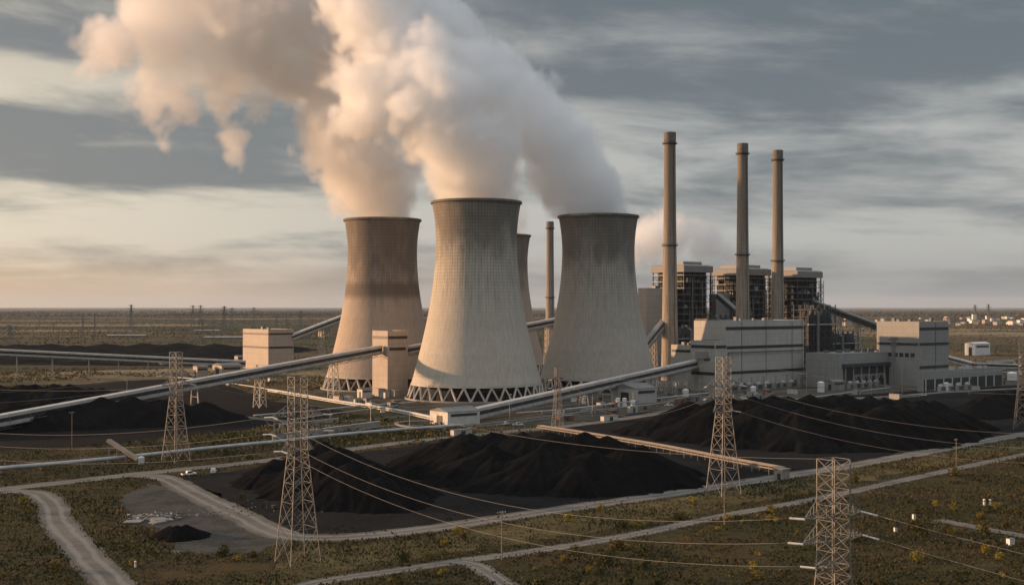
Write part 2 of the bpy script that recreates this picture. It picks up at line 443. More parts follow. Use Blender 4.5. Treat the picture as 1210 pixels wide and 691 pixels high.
def field_mat():
    m, t, b = new_mat('plain_ground')
    p = pos(t)
    x, y, z = t.sep(p)
    # near: scrubby dry grass; far: strips of field, scrub and bare earth
    n1 = t.noise(p, 0.018, 6, 0.6); n2 = t.noise(p, 0.25, 5, 0.65); n3 = t.noise(p, 1.6, 3, 0.6)
    g = t.mix(t.ramp(n1, 0.36, 0.62), (0.030, 0.030, 0.011, 1), (0.058, 0.046, 0.019, 1))
    g = t.mix(t.ramp(t.noise(p, 0.045, 5, 0.6), 0.46, 0.58), g, (0.060, 0.040, 0.018, 1))
    g = t.mix(t.ramp(n2, 0.45, 0.66), g, (0.030, 0.025, 0.013, 1))
    g = t.mix(t.m('MULTIPLY', t.ramp(n3, 0.5, 0.7), 0.5), g, (0.15, 0.115, 0.06, 1))
    mp = t.n('ShaderNodeMapping'); t.put(mp.inputs['Vector'], p)
    mp.inputs['Rotation'].default_value = (0, 0, R(17)); mp.inputs['Scale'].default_value = (0.0011, 0.0022, 1)
    vo = t.n('ShaderNodeTexVoronoi'); t.put(vo.inputs['Vector'], mp.outputs[0]); vo.inputs['Scale'].default_value = 1.0
    vo.voronoi_dimensions = '2D'
    vr, vg, vb = t.sep(vo.outputs['Color'])
    f = t.mix(vr, (0.055, 0.046, 0.028, 1), (0.155, 0.108, 0.058, 1))
    f = t.mix(t.ramp(vg, 0.6, 0.75), f, (0.060, 0.062, 0.030, 1))
    f = t.mix(t.ramp(vb, 0.80, 0.9), f, (0.23, 0.17, 0.10, 1))
    f = t.mix(t.m('MULTIPLY', t.ramp(t.noise(p, 0.004, 6, 0.65), 0.47, 0.62), 0.75), f, (0.035, 0.033, 0.022, 1))
    f = t.mix(t.m('MULTIPLY', t.ramp(t.noise(p, 0.03, 5, 0.65), 0.5, 0.66), 0.6), f, (0.045, 0.038, 0.024, 1))
    far = t.ramp(y, 800.0, 1250.0)
    c = t.mix(far, g, f)
    t.put(b.inputs['Base Color'], c); b.inputs['Roughness'].default_value = 0.95; b.inputs['Specular IOR Level'].default_value = 0.05
    bp = t.n('ShaderNodeBump'); bp.inputs['Strength'].default_value = 0.6; bp.inputs['Distance'].default_value = 0.6
    t.put(bp.inputs['Height'], n2); t.put(b.inputs['Normal'], bp.outputs[0])
    return m
MB().poly([(-4e4,-1e4,0),(4e4,-1e4,0),(4e4,6e4,0),(-4e4,6e4,0)], [(0,1,2,3)]).build('ground', field_mat())['kind'] = 'structure'

def dirt_mat(name, a, b_, c_, sc=0.06):
    m, t, b = new_mat(name)
    p = pos(t)
    n1 = t.noise(p, sc, 6, 0.62, 0.4); n2 = t.noise(p, sc*9, 5, 0.65); n3 = t.noise(p, sc*45, 2, 0.6)
    c = t.mix(t.ramp(n1, 0.38, 0.60), (*a, 1), (*b_, 1))
    c = t.mix(t.m('MULTIPLY', t.ramp(n2, 0.48, 0.66), 0.75), c, (*c_, 1))
    c = t.mix(t.m('MULTIPLY', t.ramp(n3, 0.5, 0.7), 0.35), c, tuple(q*0.55 for q in a)+(1,))
    t.put(b.inputs['Base Color'], c); b.inputs['Roughness'].default_value = 0.95; b.inputs['Specular IOR Level'].default_value = 0.05
    bp = t.n('ShaderNodeBump'); bp.inputs['Strength'].default_value = 0.5; bp.inputs['Distance'].default_value = 0.25
    t.put(bp.inputs['Height'], n2); t.put(b.inputs['Normal'], bp.outputs[0])
    return m
M['coal_dust'] = dirt_mat('coal_dust', (0.006,0.0062,0.0068), (0.0115,0.0116,0.012), (0.024,0.023,0.0215))
M['fines'] = dirt_mat('coal_fines', (0.0035,0.0036,0.004), (0.0075,0.0075,0.0078), (0.016,0.0155,0.015))
M['works_dirt'] = dirt_mat('works_dirt', (0.060,0.052,0.042), (0.105,0.092,0.075), (0.040,0.037,0.030))
M['rubble_ground'] = dirt_mat('rubble_ground', (0.045,0.043,0.039), (0.075,0.071,0.064), (0.028,0.026,0.020), 0.1)
def road_mat():
    m, t, b = new_mat('gravel_road')
    uv = t.n('ShaderNodeUVMap').outputs[0]
    p = pos(t)
    ux, uy, uz = t.sep(uv)
    wob = t.m('MULTIPLY', t.m('SUBTRACT', t.noise(p, 0.05, 3), 0.5), 0.22)
    a = t.m('ABSOLUTE', t.m('SUBTRACT', t.m('ADD', ux, wob), 0.5))        # 0 at the crown, 0.5 at the verge
    track = t.m('SUBTRACT', 1.0, t.ramp(t.m('ABSOLUTE', t.m('SUBTRACT', a, 0.20)), 0.03, 0.12))
    n1 = t.noise(p, 0.07, 6, 0.65); n2 = t.noise(p, 0.9, 5, 0.65)
    c = t.mix(t.ramp(n1, 0.35, 0.65), (0.105,0.096,0.084,1), (0.158,0.145,0.128,1))
    c = t.mix(t.m('MULTIPLY', track, 0.6), c, (0.25,0.232,0.205,1))
    c = t.mix(t.m('MULTIPLY', t.ramp(n2, 0.48, 0.68), 0.5), c, (0.12,0.108,0.092,1))
    edge = t.ramp(t.m('ADD', a, t.m('MULTIPLY', t.m('SUBTRACT', n2, 0.5), 0.25)), 0.38, 0.50)
    c = t.mix(t.m('MULTIPLY', edge, 0.75), c, (0.085,0.072,0.052,1))
    t.put(b.inputs['Base Color'], c); b.inputs['Roughness'].default_value = 0.95; b.inputs['Specular IOR Level'].default_value = 0.05
    bp = t.n('ShaderNodeBump'); bp.inputs['Strength'].default_value = 0.4; bp.inputs['Distance'].default_value = 0.15
    t.put(bp.inputs['Height'], n2); t.put(b.inputs['Normal'], bp.outputs[0])
    return m
M['road'] = road_mat()
M['asphalt'] = dirt_mat('worn_asphalt', (0.085,0.082,0.078), (0.125,0.118,0.108), (0.16,0.15,0.135), 0.05)

def spline(pts, step=4.0):
    pts = [Vector(p) for p in pts]
    q = [pts[0]*2-pts[1]]+pts+[pts[-1]*2-pts[-2]]
    out = []
    for i in range(1, len(q)-2):
        p0, p1, p2, p3 = q[i-1:i+3]
        n = max(2, int((p2-p1).length/step))
        for j in range(n):
            t = j/n
            out.append(0.5*((2*p1)+(p2-p0)*t+(2*p0-5*p1+4*p2-p3)*t*t+(3*p1-p0-3*p2+p3)*t**3))
    out.append(pts[-1]); return out
ROADS = []; YARDS = []; YARD_ALL = {}
def road(name, px, width, z, mat=None, clear=True):
    c = spline([G(*p) for p in px])
    rr = random.Random(len(ROADS)); v = []; f = []; uv = []
    m = len(c); s = 0
    for i, p in enumerate(c):
        dr = (c[min(i+1,m-1)]-c[max(i-1,0)]).normalized(); nn = Vector((-dr.y, dr.x, 0))
        if i: s += (p-c[i-1]).length
        wl, wr = width/2*(1+rr.uniform(-.10,.12)), width/2*(1+rr.uniform(-.10,.12))
        for k, o_ in ((0,-wl),(0.5,0),(1,wr)):
            v.append((p.x+nn.x*o_, p.y+nn.y*o_, z)); uv.append((k, s/width))
    for i in range(m-1):
        for j in (0,1):
            a = i*3+j; f.append((a+1, a, a+3, a+4))
    me = bpy.data.meshes.new(name); me.from_pydata(v, [], f); me.materials.append(mat or M['road'])
    ul = me.uv_layers.new(name='UVMap')
    for l in me.loops: ul.data[l.index].uv = uv[l.vertex_index]
    o = link(me, name); o['kind'] = 'structure'
    if clear: ROADS.append((np.array([(p.x,p.y) for p in c]), width))
    return o
def yard(name, px, z, mat, jit=2.2, clear=True):
    pts = [G(*p) for p in px]; out = []
    rr = random.Random(len(px)*7+int(px[0][0]))
    for i, a in enumerate(pts):
        b_ = pts[(i+1) % len(pts)]; n = max(1, int((b_-a).length/5))
        for j in range(n):
            p = a.lerp(b_, j/n); out.append((p.x+rr.uniform(-jit,jit), p.y+rr.uniform(-jit,jit), z))
    bm = bmesh.new(); vs = [bm.verts.new(p) for p in out]; fc = bm.faces.new(vs)
    if fc.normal.z < 0: fc.normal_flip()
    bm.normal_update(); bmesh.ops.triangulate(bm, faces=bm.faces[:])
    for fc in bm.faces:
        if fc.normal.z < 0: fc.normal_flip()
    me = bpy.data.meshes.new(name); bm.to_mesh(me); bm.free(); me.materials.append(mat)
    o = link(me, name); o['kind'] = 'structure'
    YARD_ALL[name] = np.array([p[:2] for p in out])
    if clear: YARDS.append(YARD_ALL[name])
    return o
yard('works_yard', [(325,474),(395,455),(500,441),(760,437),(1000,441),(1260,433),(1290,500),(1000,549),(880,556),(640,500),(520,503),(400,486)], 0.01, M['works_dirt'], clear=False)
yard('coal_yard', [(205,567),(330,547),(480,527),(640,509),(705,513),(925,560),(860,571),(760,585),(640,602),(540,617),(470,625),(400,631),(345,630),(295,613)], 0.02, M['coal_dust'])
yard('coal_yard', [(660,503),(760,487),(900,474),(1060,463),(1290,450),(1310,494),(1210,511),(1000,549),(930,560),(705,512)], 0.02, M['coal_dust'])
yard('coal_yard', [(-330,560),(0,533),(150,524),(330,503),(420,486),(325,474),(240,446),(140,450),(0,462),(-330,470)], 0.02, M['fines'])
yard('clearing', [(140,588),(180,572),(240,576),(275,594),(330,622),(348,640),(300,652),(240,655),(205,650),(190,628),(160,618)], 0.02, M['rubble_ground'])
yard('bank', [(330,472),(395,462),(480,484),(540,495),(480,500),(400,484)], 0.03, dirt_mat('green_bank', (0.045,0.045,0.022), (0.07,0.062,0.035), (0.03,0.03,0.016)), clear=False)
yard('verge', [(300,700),(395,676),(540,652),(700,628),(850,600),(960,581),(1210,530),(1330,508),(1330,497),(1210,518),(1000,557),(860,579),(760,594),(640,612),(540,628),(470,638),(400,645),(350,650)], 0.012, dirt_mat('dry_verge', (0.080,0.063,0.028), (0.125,0.095,0.045), (0.055,0.048,0.021), 0.05), clear=False)
road('haul_road', [(-150,596),(0,578),(90,568),(150,561),(250,551),(330,542),(480,522),(600,510),(680,502),(760,491),(830,478)], 10.5, 0.045)
road('loop_road', [(160,562),(192,564),(230,583),(290,612),(335,632),(400,635),(470,629),(540,620),(640,605),(760,588),(860,573),(930,562),(1000,551),(1100,533),(1210,513),(1330,495)], 11, 0.060)
road('left_track', [(10,580),(44,583),(62,597),(66,612),(82,634),(108,662),(142,700),(180,745)], 10, 0.075)
road('lower_track', [(280,712),(380,687),(460,675),(540,663),(620,652),(700,640),(780,625),(850,610),(960,590),(1040,573),(1100,560),(1210,537),(1330,515)], 6.5, 0.050)
road('branch_track', [(536,663),(560,667),(582,680),(612,702)], 6, 0.070)
road('right_track', [(1108,614),(1150,622),(1210,633),(1290,648)], 6, 0.050)
road('works_road', [(430,505),(560,503),(640,494),(760,476),(880,465),(1000,458),(1210,448)], 9, 0.03, M['asphalt'])
road('works_road', [(325,500),(400,498),(520,488),(640,481),(760,468),(850,459)], 6, 0.035, M['asphalt'])
road('works_road', [(160,484),(260,490),(330,497),(430,507)], 8, 0.045, M['asphalt'])
road('works_road', [(1010,470),(1060,468),(1120,463),(1260,456)], 10, 0.05)

def in_poly(x, y, poly):
    inside = np.zeros(len(x), bool); n = len(poly); j = n-1
    for i in range(n):
        xi, yi = poly[i]; xj, yj = poly[j]
        c = ((yi > y) != (yj > y)) & (x < (xj-xi)*(y-yi)/(yj-yi+1e-12)+xi)
        inside ^= c; j = i
    return inside
def clear_ground(x, y, pad=0.0):
    """True where nothing is paved, driven over or covered with coal"""
    ok = np.ones(len(x), bool)
    for poly in YARDS: ok &= ~in_poly(x, y, poly)
    for c, w_ in ROADS:
        dmin = np.full(len(x), 1e9)
        for i in range(0, len(c), 1): dmin = np.minimum(dmin, (x-c[i,0])**2+(y-c[i,1])**2)
        ok &= dmin > (w_/2+pad)**2
    return ok

# ---------------------------------------------------------------- coal heaps
def coal_mat():
    m, t, b = new_mat('coal')
    p = pos(t)
    n1 = t.noise(p, 0.05, 5, 0.6); n2 = t.noise(p, 0.6, 6, 0.7); n3 = t.noise(p, 3.0, 3, 0.7)
    c = t.mix(t.ramp(n1, 0.4, 0.62), (0.0019,0.0022,0.0027,1), (0.0048,0.0050,0.0054,1))
    c = t.mix(t.m('MULTIPLY', t.ramp(n2, 0.5, 0.66), 0.7), c, (0.0078,0.0078,0.0080,1))
    c = t.mix(t.m('MULTIPLY', t.ramp(n3, 0.55, 0.7), 0.5), c, (0.013,0.0128,0.0128,1))
    ob = pos(t, True); ox, oy, oz = t.sep(ob); an = t.m('ARCTAN2', oy, ox)
    sk = t.noise(t.comb(t.m('MULTIPLY', t.m('COSINE', an), 7.0), t.m('MULTIPLY', t.m('SINE', an), 7.0), t.m('MULTIPLY', t.v('LENGTH', ob), 0.02)), 2.2, 5, 0.65)
    c = t.mix(t.m('MULTIPLY', t.ramp(sk, 0.50, 0.66), 0.55), c, (0.0125,0.0122,0.0122,1))    # lighter radial streaks: furrow highlights put into the colour
    t.put(b.inputs['Base Color'], c); b.inputs['Roughness'].default_value = 0.9; b.inputs['Specular IOR Level'].default_value = 0.03
    bp = t.n('ShaderNodeBump'); bp.inputs['Strength'].default_value = 0.9; bp.inputs['Distance'].default_value = 0.5
    t.put(bp.inputs['Height'], t.m('ADD', n2, t.m('MULTIPLY', n3, 0.4))); t.put(b.inputs['Normal'], bp.outputs[0])
    return m
M['coal'] = coal_mat()
def coal_pile(label, tops, slope=0.5, res=1.0, seed=0, rough=1.0, group='coal heaps'):
    """tops: (x, y, height) of tipped cones that run together"""
    tp = np.array(tops, float)
    rmax = tp[:,2]/slope
    x0, x1 = (tp[:,0]-rmax).min()-4, (tp[:,0]+rmax).max()+4
    y0, y1 = (tp[:,1]-rmax).min()-4, (tp[:,1]+rmax).max()+4
    xs = np.arange(x0, x1, res); ys = np.arange(y0, y1, res)
    X, Y = np.meshgrid(xs, ys)
    wx = (fbm(X/14, Y/14, 3, seed)-0.5)*9*rough; wy = (fbm(X/14+40, Y/14, 3, seed+5)-0.5)*9*rough
    H = np.full(X.shape, -5.0)
    for tx, ty, th in tp:
        dxx, dyy = X+wx-tx, Y+wy-ty
        dd = np.hypot(dxx, dyy); an = np.arctan2(dyy, dxx)
        gul = (fbm(an*7+tx, dd/30+ty, 3, seed+9)-0.5)*0.42*rough        # runnels down the flank
        h = th - slope*dd*(1+gul)
        h = np.minimum(h, th-0.10*dd-0.1)
        H = np.maximum(H, h)
    H += (fbm(X/5, Y/5, 4, seed+3)-0.5)*1.3*rough*np.clip(H/3, 0, 1) + (fbm(X/1.6, Y/1.6, 2, seed+4)-0.5)*0.3*rough
    H = np.where(H < 0, np.maximum(H, -0.4), H)
    cx_, cy_ = float(tp[:,0].mean()), float(tp[:,1].mean())
    ny, nx = X.shape
    idx = np.arange(nx*ny).reshape(ny, nx)
    quad = np.stack([idx[:-1,:-1], idx[:-1,1:], idx[1:,1:], idx[1:,:-1]], -1).reshape(-1, 4)
    keep = (H.ravel()[quad].max(1) > 0)
    quad = quad[keep]
    used = np.unique(quad); remap = np.full(nx*ny, -1); remap[used] = np.arange(len(used))
    vv = np.stack([X.ravel()-cx_, Y.ravel()-cy_, H.ravel()], 1)[used]
    me = np_mesh('coal_pile', vv, remap[quad], M['coal'], 4)
    me.polygons.foreach_set('use_smooth', [True]*len(me.polygons))
    o = link(me); o.location = (cx_, cy_, 0.03)
    return tag(o, label, 'coal pile', group)
def ridge(pts, step, j=0.5, seed=1):
    rg = random.Random(seed); out = []
    for a, b_ in zip(pts[:-1], pts[1:]):
        n = max(1, int(math.hypot(b_[0]-a[0], b_[1]-a[1])/step))
        for i in range(n):
            t = i/n; out.append((a[0]+(b_[0]-a[0])*t+rg.uniform(-j,j), a[1]+(b_[1]-a[1])*t+rg.uniform(-j,j), a[2]+(b_[2]-a[2])*t+rg.uniform(-.5,.35)))
    out.append(pts[-1]); return out
coal_pile('furrowed coal heap in front, at the foot of the nearest wide-based pylon', ridge([(-42,392,9),(-50,402,13),(-60,424,15),(-68,446,15),(-76,466,12)], 13, .6, 4)+[(-83,440,9),(-45,410,11)], 0.52, 0.8, 3, 0.7)
coal_pile('broad lumpy coal heap in the middle of the front coal yard', ridge([(-28,488,11),(-18,472,13),(-6,450,13),(10,436,13.5),(26,434,13),(42,446,13.5),(48,456,12)],13,1.5,5)+ridge([(-22,496,12),(-8,476,15),(14,468,15.5),(36,464,14.5)],9,2,6)+ridge([(-16,498,12),(6,494,14),(26,484,14)],9,2,7), 0.50, 0.9, 8, 0.9)
coal_pile('long wide coal heap before the turbine hall, behind the orange pipe rack', ridge([(80,614,13),(96,596,16),(116,578,17.5),(134,566,17),(154,568,17.5),(176,582,17.5),(198,606,17),(216,636,15),(228,654,11)],14,1.5,8)+ridge([(92,634,15),(120,622,18.5),(150,618,19),(182,630,18.5),(205,648,15)],10,2,9), 0.50, 1.1, 12, 0.9)
coal_pile('coal heap under the long inclined conveyor, its far end cut by the frame', ridge([(-420,640,9),(-340,628,10),(-290,636,12),(-250,650,15),(-205,668,15),(-170,682,11)],13,2,3)+ridge([(-400,690,14),(-350,660,14)],12,2,6)+ridge([(-370,720,15),(-310,720,16),(-262,722,16),(-222,728,13)],10,2,2)+ridge([(-330,770,15),(-290,780,15),(-255,770,13)],10,2,1), 0.46, 1.5, 21, 0.9)
coal_pile('small distant coal heap at the edge of the yard by the single edge pylon', ridge([(262,700,8),(290,738,13),(318,752,15),(350,765,15),(385,770,15)],10,1.5,2), 0.5, 1.6, 27, .9)
fx = [(-345-60*i+random.uniform(-15,15), 1390+j*75+random.uniform(-20,20), 11+random.uniform(-1,1)) for i in range(12) for j in range(6)]
coal_pile('flat dark coal stock spread over the far field beyond the level conveyor', fx, 0.16, 6.0, 31, 0.8)
coal_pile('very small coal heap alone in the grey clearing near the curved track', [(-92,337,3.3),(-90,339,3.2),(-94,338,2.9)], 0.52, 0.4, 33, 0.5)
# ---------------------------------------------------------------- buildings of the works
def clad_mat(name, c, pitch=0.9):
    m, t, b = new_mat(name)
    p = pos(t, True)
    x, y, z = t.sep(p)
    h = t.m('ADD', x, y)
    rib = t.m('ABSOLUTE', t.m('SUBTRACT', t.m('FRACT', t.m('DIVIDE', h, pitch)), 0.5))
    seam = t.ramp(t.m('ABSOLUTE', t.m('SUBTRACT', t.m('FRACT', t.m('DIVIDE', z, 5.2)), 0.5)), 0.475, 0.495)
    cell = t.comb(t.m('FLOOR', t.m('DIVIDE', h, 5.4)), t.m('FLOOR', t.m('DIVIDE', z, 5.2)), 1.0)
    wn = t.n('ShaderNodeTexWhiteNoise'); t.put(wn.inputs['Vector'], cell)
    st = t.noise(t.comb(x, y, t.m('MULTIPLY', z, 0.05)), 0.9, 6, 0.62)
    bl = t.noise(p, 0.09, 4, 0.6)
    k = t.mix(t.ramp(st, 0.40, 0.72), (*c, 1), (*[q*0.84 for q in c], 1))
    k = t.mix(t.m('MULTIPLY', wn.outputs[0], 0.08), k, (0.05, 0.05, 0.05, 1))
    k = t.mix(t.m('MULTIPLY', t.ramp(bl, 0.45, 0.7), 0.18), k, (*[q*0.6 for q in c], 1))
    k = t.mix(t.m('MULTIPLY', seam, 0.45), k, (0.06, 0.06, 0.06, 1))
    t.put(b.inputs['Base Color'], k); b.inputs['Roughness'].default_value = 0.62
    bp = t.n('ShaderNodeBump'); bp.inputs['Strength'].default_value = 0.35; bp.inputs['Distance'].default_value = 0.12
    t.put(bp.inputs['Height'], rib); t.put(b.inputs['Normal'], bp.outputs[0])
    return m
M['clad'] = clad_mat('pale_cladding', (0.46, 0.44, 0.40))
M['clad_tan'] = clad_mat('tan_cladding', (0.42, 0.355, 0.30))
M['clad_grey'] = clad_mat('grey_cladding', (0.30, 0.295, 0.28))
M['roof'] = plain('felt_roof', (0.20, 0.195, 0.185), 0.85, var=0.3, scale=0.15)
M['band'] = plain('dark_band', (0.035, 0.037, 0.040), 0.45, var=0.3, scale=0.4)
M['dark'] = plain('dark_steel', (0.045, 0.056, 0.064), 0.6, var=0.35, scale=0.3)
M['darker'] = plain('boiler_plate', (0.022, 0.025, 0.028), 0.7, var=0.4, scale=0.2)
M['steel'] = plain('grey_steel', (0.17, 0.17, 0.165), 0.55, 0.3, var=0.3, scale=0.4)
M['galv'] = plain('galvanised_steel', (0.42, 0.40, 0.37), 0.5, 0.35, var=0.25, scale=0.5)
M['pale'] = plain('pale_paint', (0.55, 0.53, 0.49), 0.55, var=0.18, scale=0.4)
M['white'] = plain('white_paint', (0.72, 0.70, 0.66), 0.5, var=0.15, scale=0.3)
M['concrete'] = plain('concrete', (0.30, 0.28, 0.25), 0.88, var=0.3, scale=0.25)
M['rust'] = plain('rusty_steel', (0.20, 0.10, 0.055), 0.8, var=0.35, scale=0.5)
M['glass'] = plain('dark_glass', (0.03, 0.035, 0.04), 0.15, var=0.2, scale=0.5)
M['louvre'] = plain('louvre', (0.09, 0.09, 0.088), 0.6, var=0.3, scale=0.5)

def parapet(m, a, b_, h, t=0.5, up=0.7):
    m.box((0,0,h),(b_,t,h+up)).box((0,a-t,h),(b_,a,h+up)).box((0,t,h),(t,a-t,h+up)).box((b_-t,t,h),(b_,a-t,h+up))
def building(name, label, cat, corner, base, left, right, top, mat, bands=(), group=None, dims=None, seams=()):
    Cp, a, b_, h = block_dims(corner, base, left, right, top)
    if dims: a, b_ = dims[0] or a, dims[1] or b_
    root = thing(name, Cp, label, cat, group, TH)
    MB().box((0,0,0),(b_,a,h)).build('wall', mat, root)
    m = MB(); m.box((0.55,0.55,h+0.02),(b_-0.55,a-0.55,h+0.35)); r = m.build('roof', M['roof'], root)
    m = MB(); parapet(m, a, b_, h+0.01); m.build('parapet', mat, r)
    for z, t, sides in bands:
        if 'r' in sides: MB().box((0.6,-0.16,z*h-t/2),(b_-0.6,-0.01,z*h+t/2)).build('dark_band', M['band'], root)
        if 'l' in sides: MB().box((-0.16,0.6,z*h-t/2),(-0.01,a-0.6,z*h+t/2)).build('dark_band', M['band'], root)
    for q in seams:
        MB().box((q*b_-0.3,-0.10,0.4),(q*b_+0.3,-0.012,h-0.5)).build('downpipe', M['band'], root)
    return root, a, b_, h
def side_box(root, name, mat, face, u0, u1, z0, z1, d=0.25, a=None, b_=None):
    m = MB()
    if face == 'r': m.box((u0,-d,z0),(u1,-0.012,z1))
    else: m.box((-d,u0,z0),(-0.012,u1,z1))
    return m.build(name, mat, root)
def roof_units(root, a, b_, h, n, seed, mat=None, size=(2.5,5)):
    rr = random.Random(seed)
    for i in range(n):
        x, y = rr.uniform(b_*.15,b_*.8), rr.uniform(a*.25,a*.75); sx, sy, sz = rr.uniform(*size), rr.uniform(*size), rr.uniform(1.4,2.8)
        m = MB().box((x,y,h+0.36),(x+sx,y+sy,h+0.36+sz)).box((x-0.2,y-0.2,h+0.36+sz),(x+sx+0.2,y+sy+0.2,h+0.6+sz))
        m.build('roof_unit', mat or M['steel'], root)

# turbine hall with its two annexes
hall, a, b_, h = building('turbine_hall', 'large pale turbine hall with three dark horizontal bands, below the tall chimneys', 'power hall', 857, 461, 820, 950, 380, M['clad'],
    bands=((0.90,2.4,'r'),(0.62,2.2,'r'),(0.25,2.2,'r')), seams=(0.2,0.84))
roof_units(hall, a, b_, h, 5, 4, size=(1.5,3))
for i in range(5): side_box(hall, 'louvre', M['louvre'], 'l', 6+i*(a-14)/5, 9+i*(a-14)/5, h*0.70, h*0.73)
rq = random.Random(31)
for i in range(7): side_box(hall, 'door', M['louvre'], 'r', b_*(.08+.13*i), b_*(.08+.13*i)+rq.uniform(2.5,5), 0.1, rq.uniform(3.5,5.5))
m = MB()
for x_ in (b_*.5, b_*.97): m.bar((x_-.35,-.45,.3),(x_-.35,-.45,h+1.2),.12).bar((x_+.35,-.45,.3),(x_+.35,-.45,h+1.2),.12)
m.build('ladder', M['steel'], hall)
m = MB()
for s_ in ((.55,.55,b_-.55,.55),(.55,.55,.55,a-.55)):
    for zz in (1.3,1.9): m.bar((s_[0],s_[1],h+zz),(s_[2],s_[3],h+zz),.1)
m.build('railing', M['galv'], hall)
m = MB().tube([(b_*.02,-1.2,.5),(b_*.02,-1.2,h*.55),(b_*.98,-1.2,h*.55)],.45,8); m.build('pipe', M['steel'], hall)
ann, a2, b2, h2 = building('hall_annex', 'mid-height pale annex stepped against the turbine hall, taking in the conveyor', 'annex', 845, 463, 816, 857, 404, M['clad'], bands=((0.90,2.2,'l'),(0.90,2.2,'r'),(0.36,2.4,'l')), dims=(None, 13))
side_box(ann, 'louvre', M['louvre'], 'l', a2*0.2, a2*0.45, h2*0.62, h2*0.68)
side_box(ann, 'conveyor_hood', M['clad_grey'], 'l', a2*0.28, a2*0.75, h2*0.66, h2*0.80, 1.6)
low, a3, b3, h3 = building('hall_annex', 'lowest pale annex at the outer end of the turbine hall, before the tallest chimney', 'annex', 822, 460, 793, 846, 409, M['clad'], bands=((0.88,2.0,'l'),), dims=(None, 16))
roof_units(low, a3, b3, h3, 3, 6, size=(2,4))

# silo building and transfer tower at the far ends of the conveyors
silo, a, b_, h = building('silo_building', 'sunlit tan square building with two dark bands, at the end of the level conveyor', 'building', 317, 437, 287, 347, 390, M['clad_tan'], bands=((0.90,1.8,'l'),(0.90,1.8,'r'),(0.56,2.0,'l'),(0.56,2.0,'r')))
roof_units(silo, a, b_, h, 2, 9, size=(2,3.5))
side_box(silo, 'door', M['band'], 'l', a*0.4, a*0.4+4, 0.1, 4.5)
tt, a, b_, h = building('transfer_tower', 'narrow sunlit tan tower taking in the top of the long inclined conveyor', 'conveyor tower', 458, 468, 440, 482, 392, M['clad_tan'], bands=((0.91,2.0,'l'),(0.91,2.0,'r')))
side_box(tt, 'window_strip', M['band'], 'r', 1.5, b_-2, h*0.71, h*0.755)
side_box(tt, 'door', M['pale'], 'l', a*0.3, a*0.3+3, 0.1, 4)
m = MB(); m.box((-5,4,0),(-0.02,9,5)); m.box((-5.2,3.8,5),(-0.02,9.2,5.4)); m.build('lean_to', M['clad_tan'], tt)
m = MB(); m.box((2,-6,0),(8,-0.02,4)); m.box((1.8,-6.2,4),(8.2,-0.02,4.4)); m.build('lean_to', M['concrete'], tt)
# bunker house between the tower and the first chimney
bk, a, b_, h = building('bunker_house', 'tall plain bunker house with sunlit side, between the grey cooling tower and tallest chimney', 'building', 764, 442, 754, 800, 341, M['clad_tan'])
roof_units(bk, a, b_, h, 3, 12, size=(3,6))
bk2, a, b_, h = building('bunker_house', 'brown bunker block filling the gap between the first two boiler houses', 'building', 846, 439, 838, 880, 348, M['clad_grey'])
# right-hand works
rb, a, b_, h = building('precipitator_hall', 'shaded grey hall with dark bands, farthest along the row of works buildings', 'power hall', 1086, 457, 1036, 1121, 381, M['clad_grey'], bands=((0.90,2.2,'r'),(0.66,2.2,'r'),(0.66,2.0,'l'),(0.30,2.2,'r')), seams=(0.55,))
roof_units(rb, a, b_, h, 4, 15, size=(1.5,3))
for i in range(6): side_box(rb, 'window', M['glass'], 'l', 4+i*(a-8)/6, 4+i*(a-8)/6+(a-8)/9, h*0.46, h*0.52)
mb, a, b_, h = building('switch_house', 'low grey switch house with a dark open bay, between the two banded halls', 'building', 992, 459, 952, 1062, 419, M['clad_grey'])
side_box(mb, 'open_bay', M['band'], 'r', b_*0.06, b_*0.9, 1.0, h*0.62, 0.3)
side_box(mb, 'canopy', M['dark'], 'r', b_*0.04, b_*0.92, h*0.62, h*0.72, 2.2)
for i in range(7): side_box(mb, 'pillar', M['clad_grey'], 'r', b_*(0.08+0.13*i), b_*(0.08+0.13*i)+0.9, 0.3, h*0.62, 1.0)
roof_units(mb, a, b_, h, 8, 17, size=(2,4))
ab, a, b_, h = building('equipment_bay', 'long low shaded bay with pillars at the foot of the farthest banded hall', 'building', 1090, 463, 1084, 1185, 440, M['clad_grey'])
side_box(ab, 'open_bay', M['band'], 'r', 2, b_-2, 0.6, h*0.62, 0.3)
for i in range(9): side_box(ab, 'pillar', M['pale'], 'r', 3+i*(b_-6)/9, 4+i*(b_-6)/9, 0.3, h*0.62, 0.8)
roof_units(ab, a, b_, h, 9, 19, mat=M['pale'], size=(1.5,3))
# small sheds
def shed(label, corner, base, left, right, top, mat=None, door=True, name='works_shed'):
    Cp, a, b_, h = block_dims(corner, base, left, right, top)
    r = thing(name, Cp, label, 'shed', 'small sheds of the works', TH)
    MB().box((0,0,0),(b_,a,h)).build('wall', mat or M['clad'], r)
    MB().poly([(-.4,-.4,h+.02),(b_+.4,-.4,h+.02),(b_+.4,a+.4,h+.02),(-.4,a+.4,h+.02),(-.4,a/2,h+a*0.10+.4),(b_+.4,a/2,h+a*0.10+.4)],
              [(3,2,1,0),(0,1,5,4),(2,3,4,5),(0,4,3),(1,2,5)]).build('roof', M['roof'] if mat is not M['white'] else M['white'], r)
    if door:
        side_box(r, 'door', M['band'], 'l', a*0.3, a*0.6, 0.1, h*0.7)
        side_box(r, 'window_strip', M['band'], 'r', b_*0.1, b_*0.9, h*0.66, h*0.84)
    return r
shed('pale long shed with dark window strip, under the shorter conveyor', 752, 477, 722, 776, 459)
shed('feeder house at the foot of the shorter conveyor, open sunlit end', 529, 503, 508, 567, 487, M['pale'])
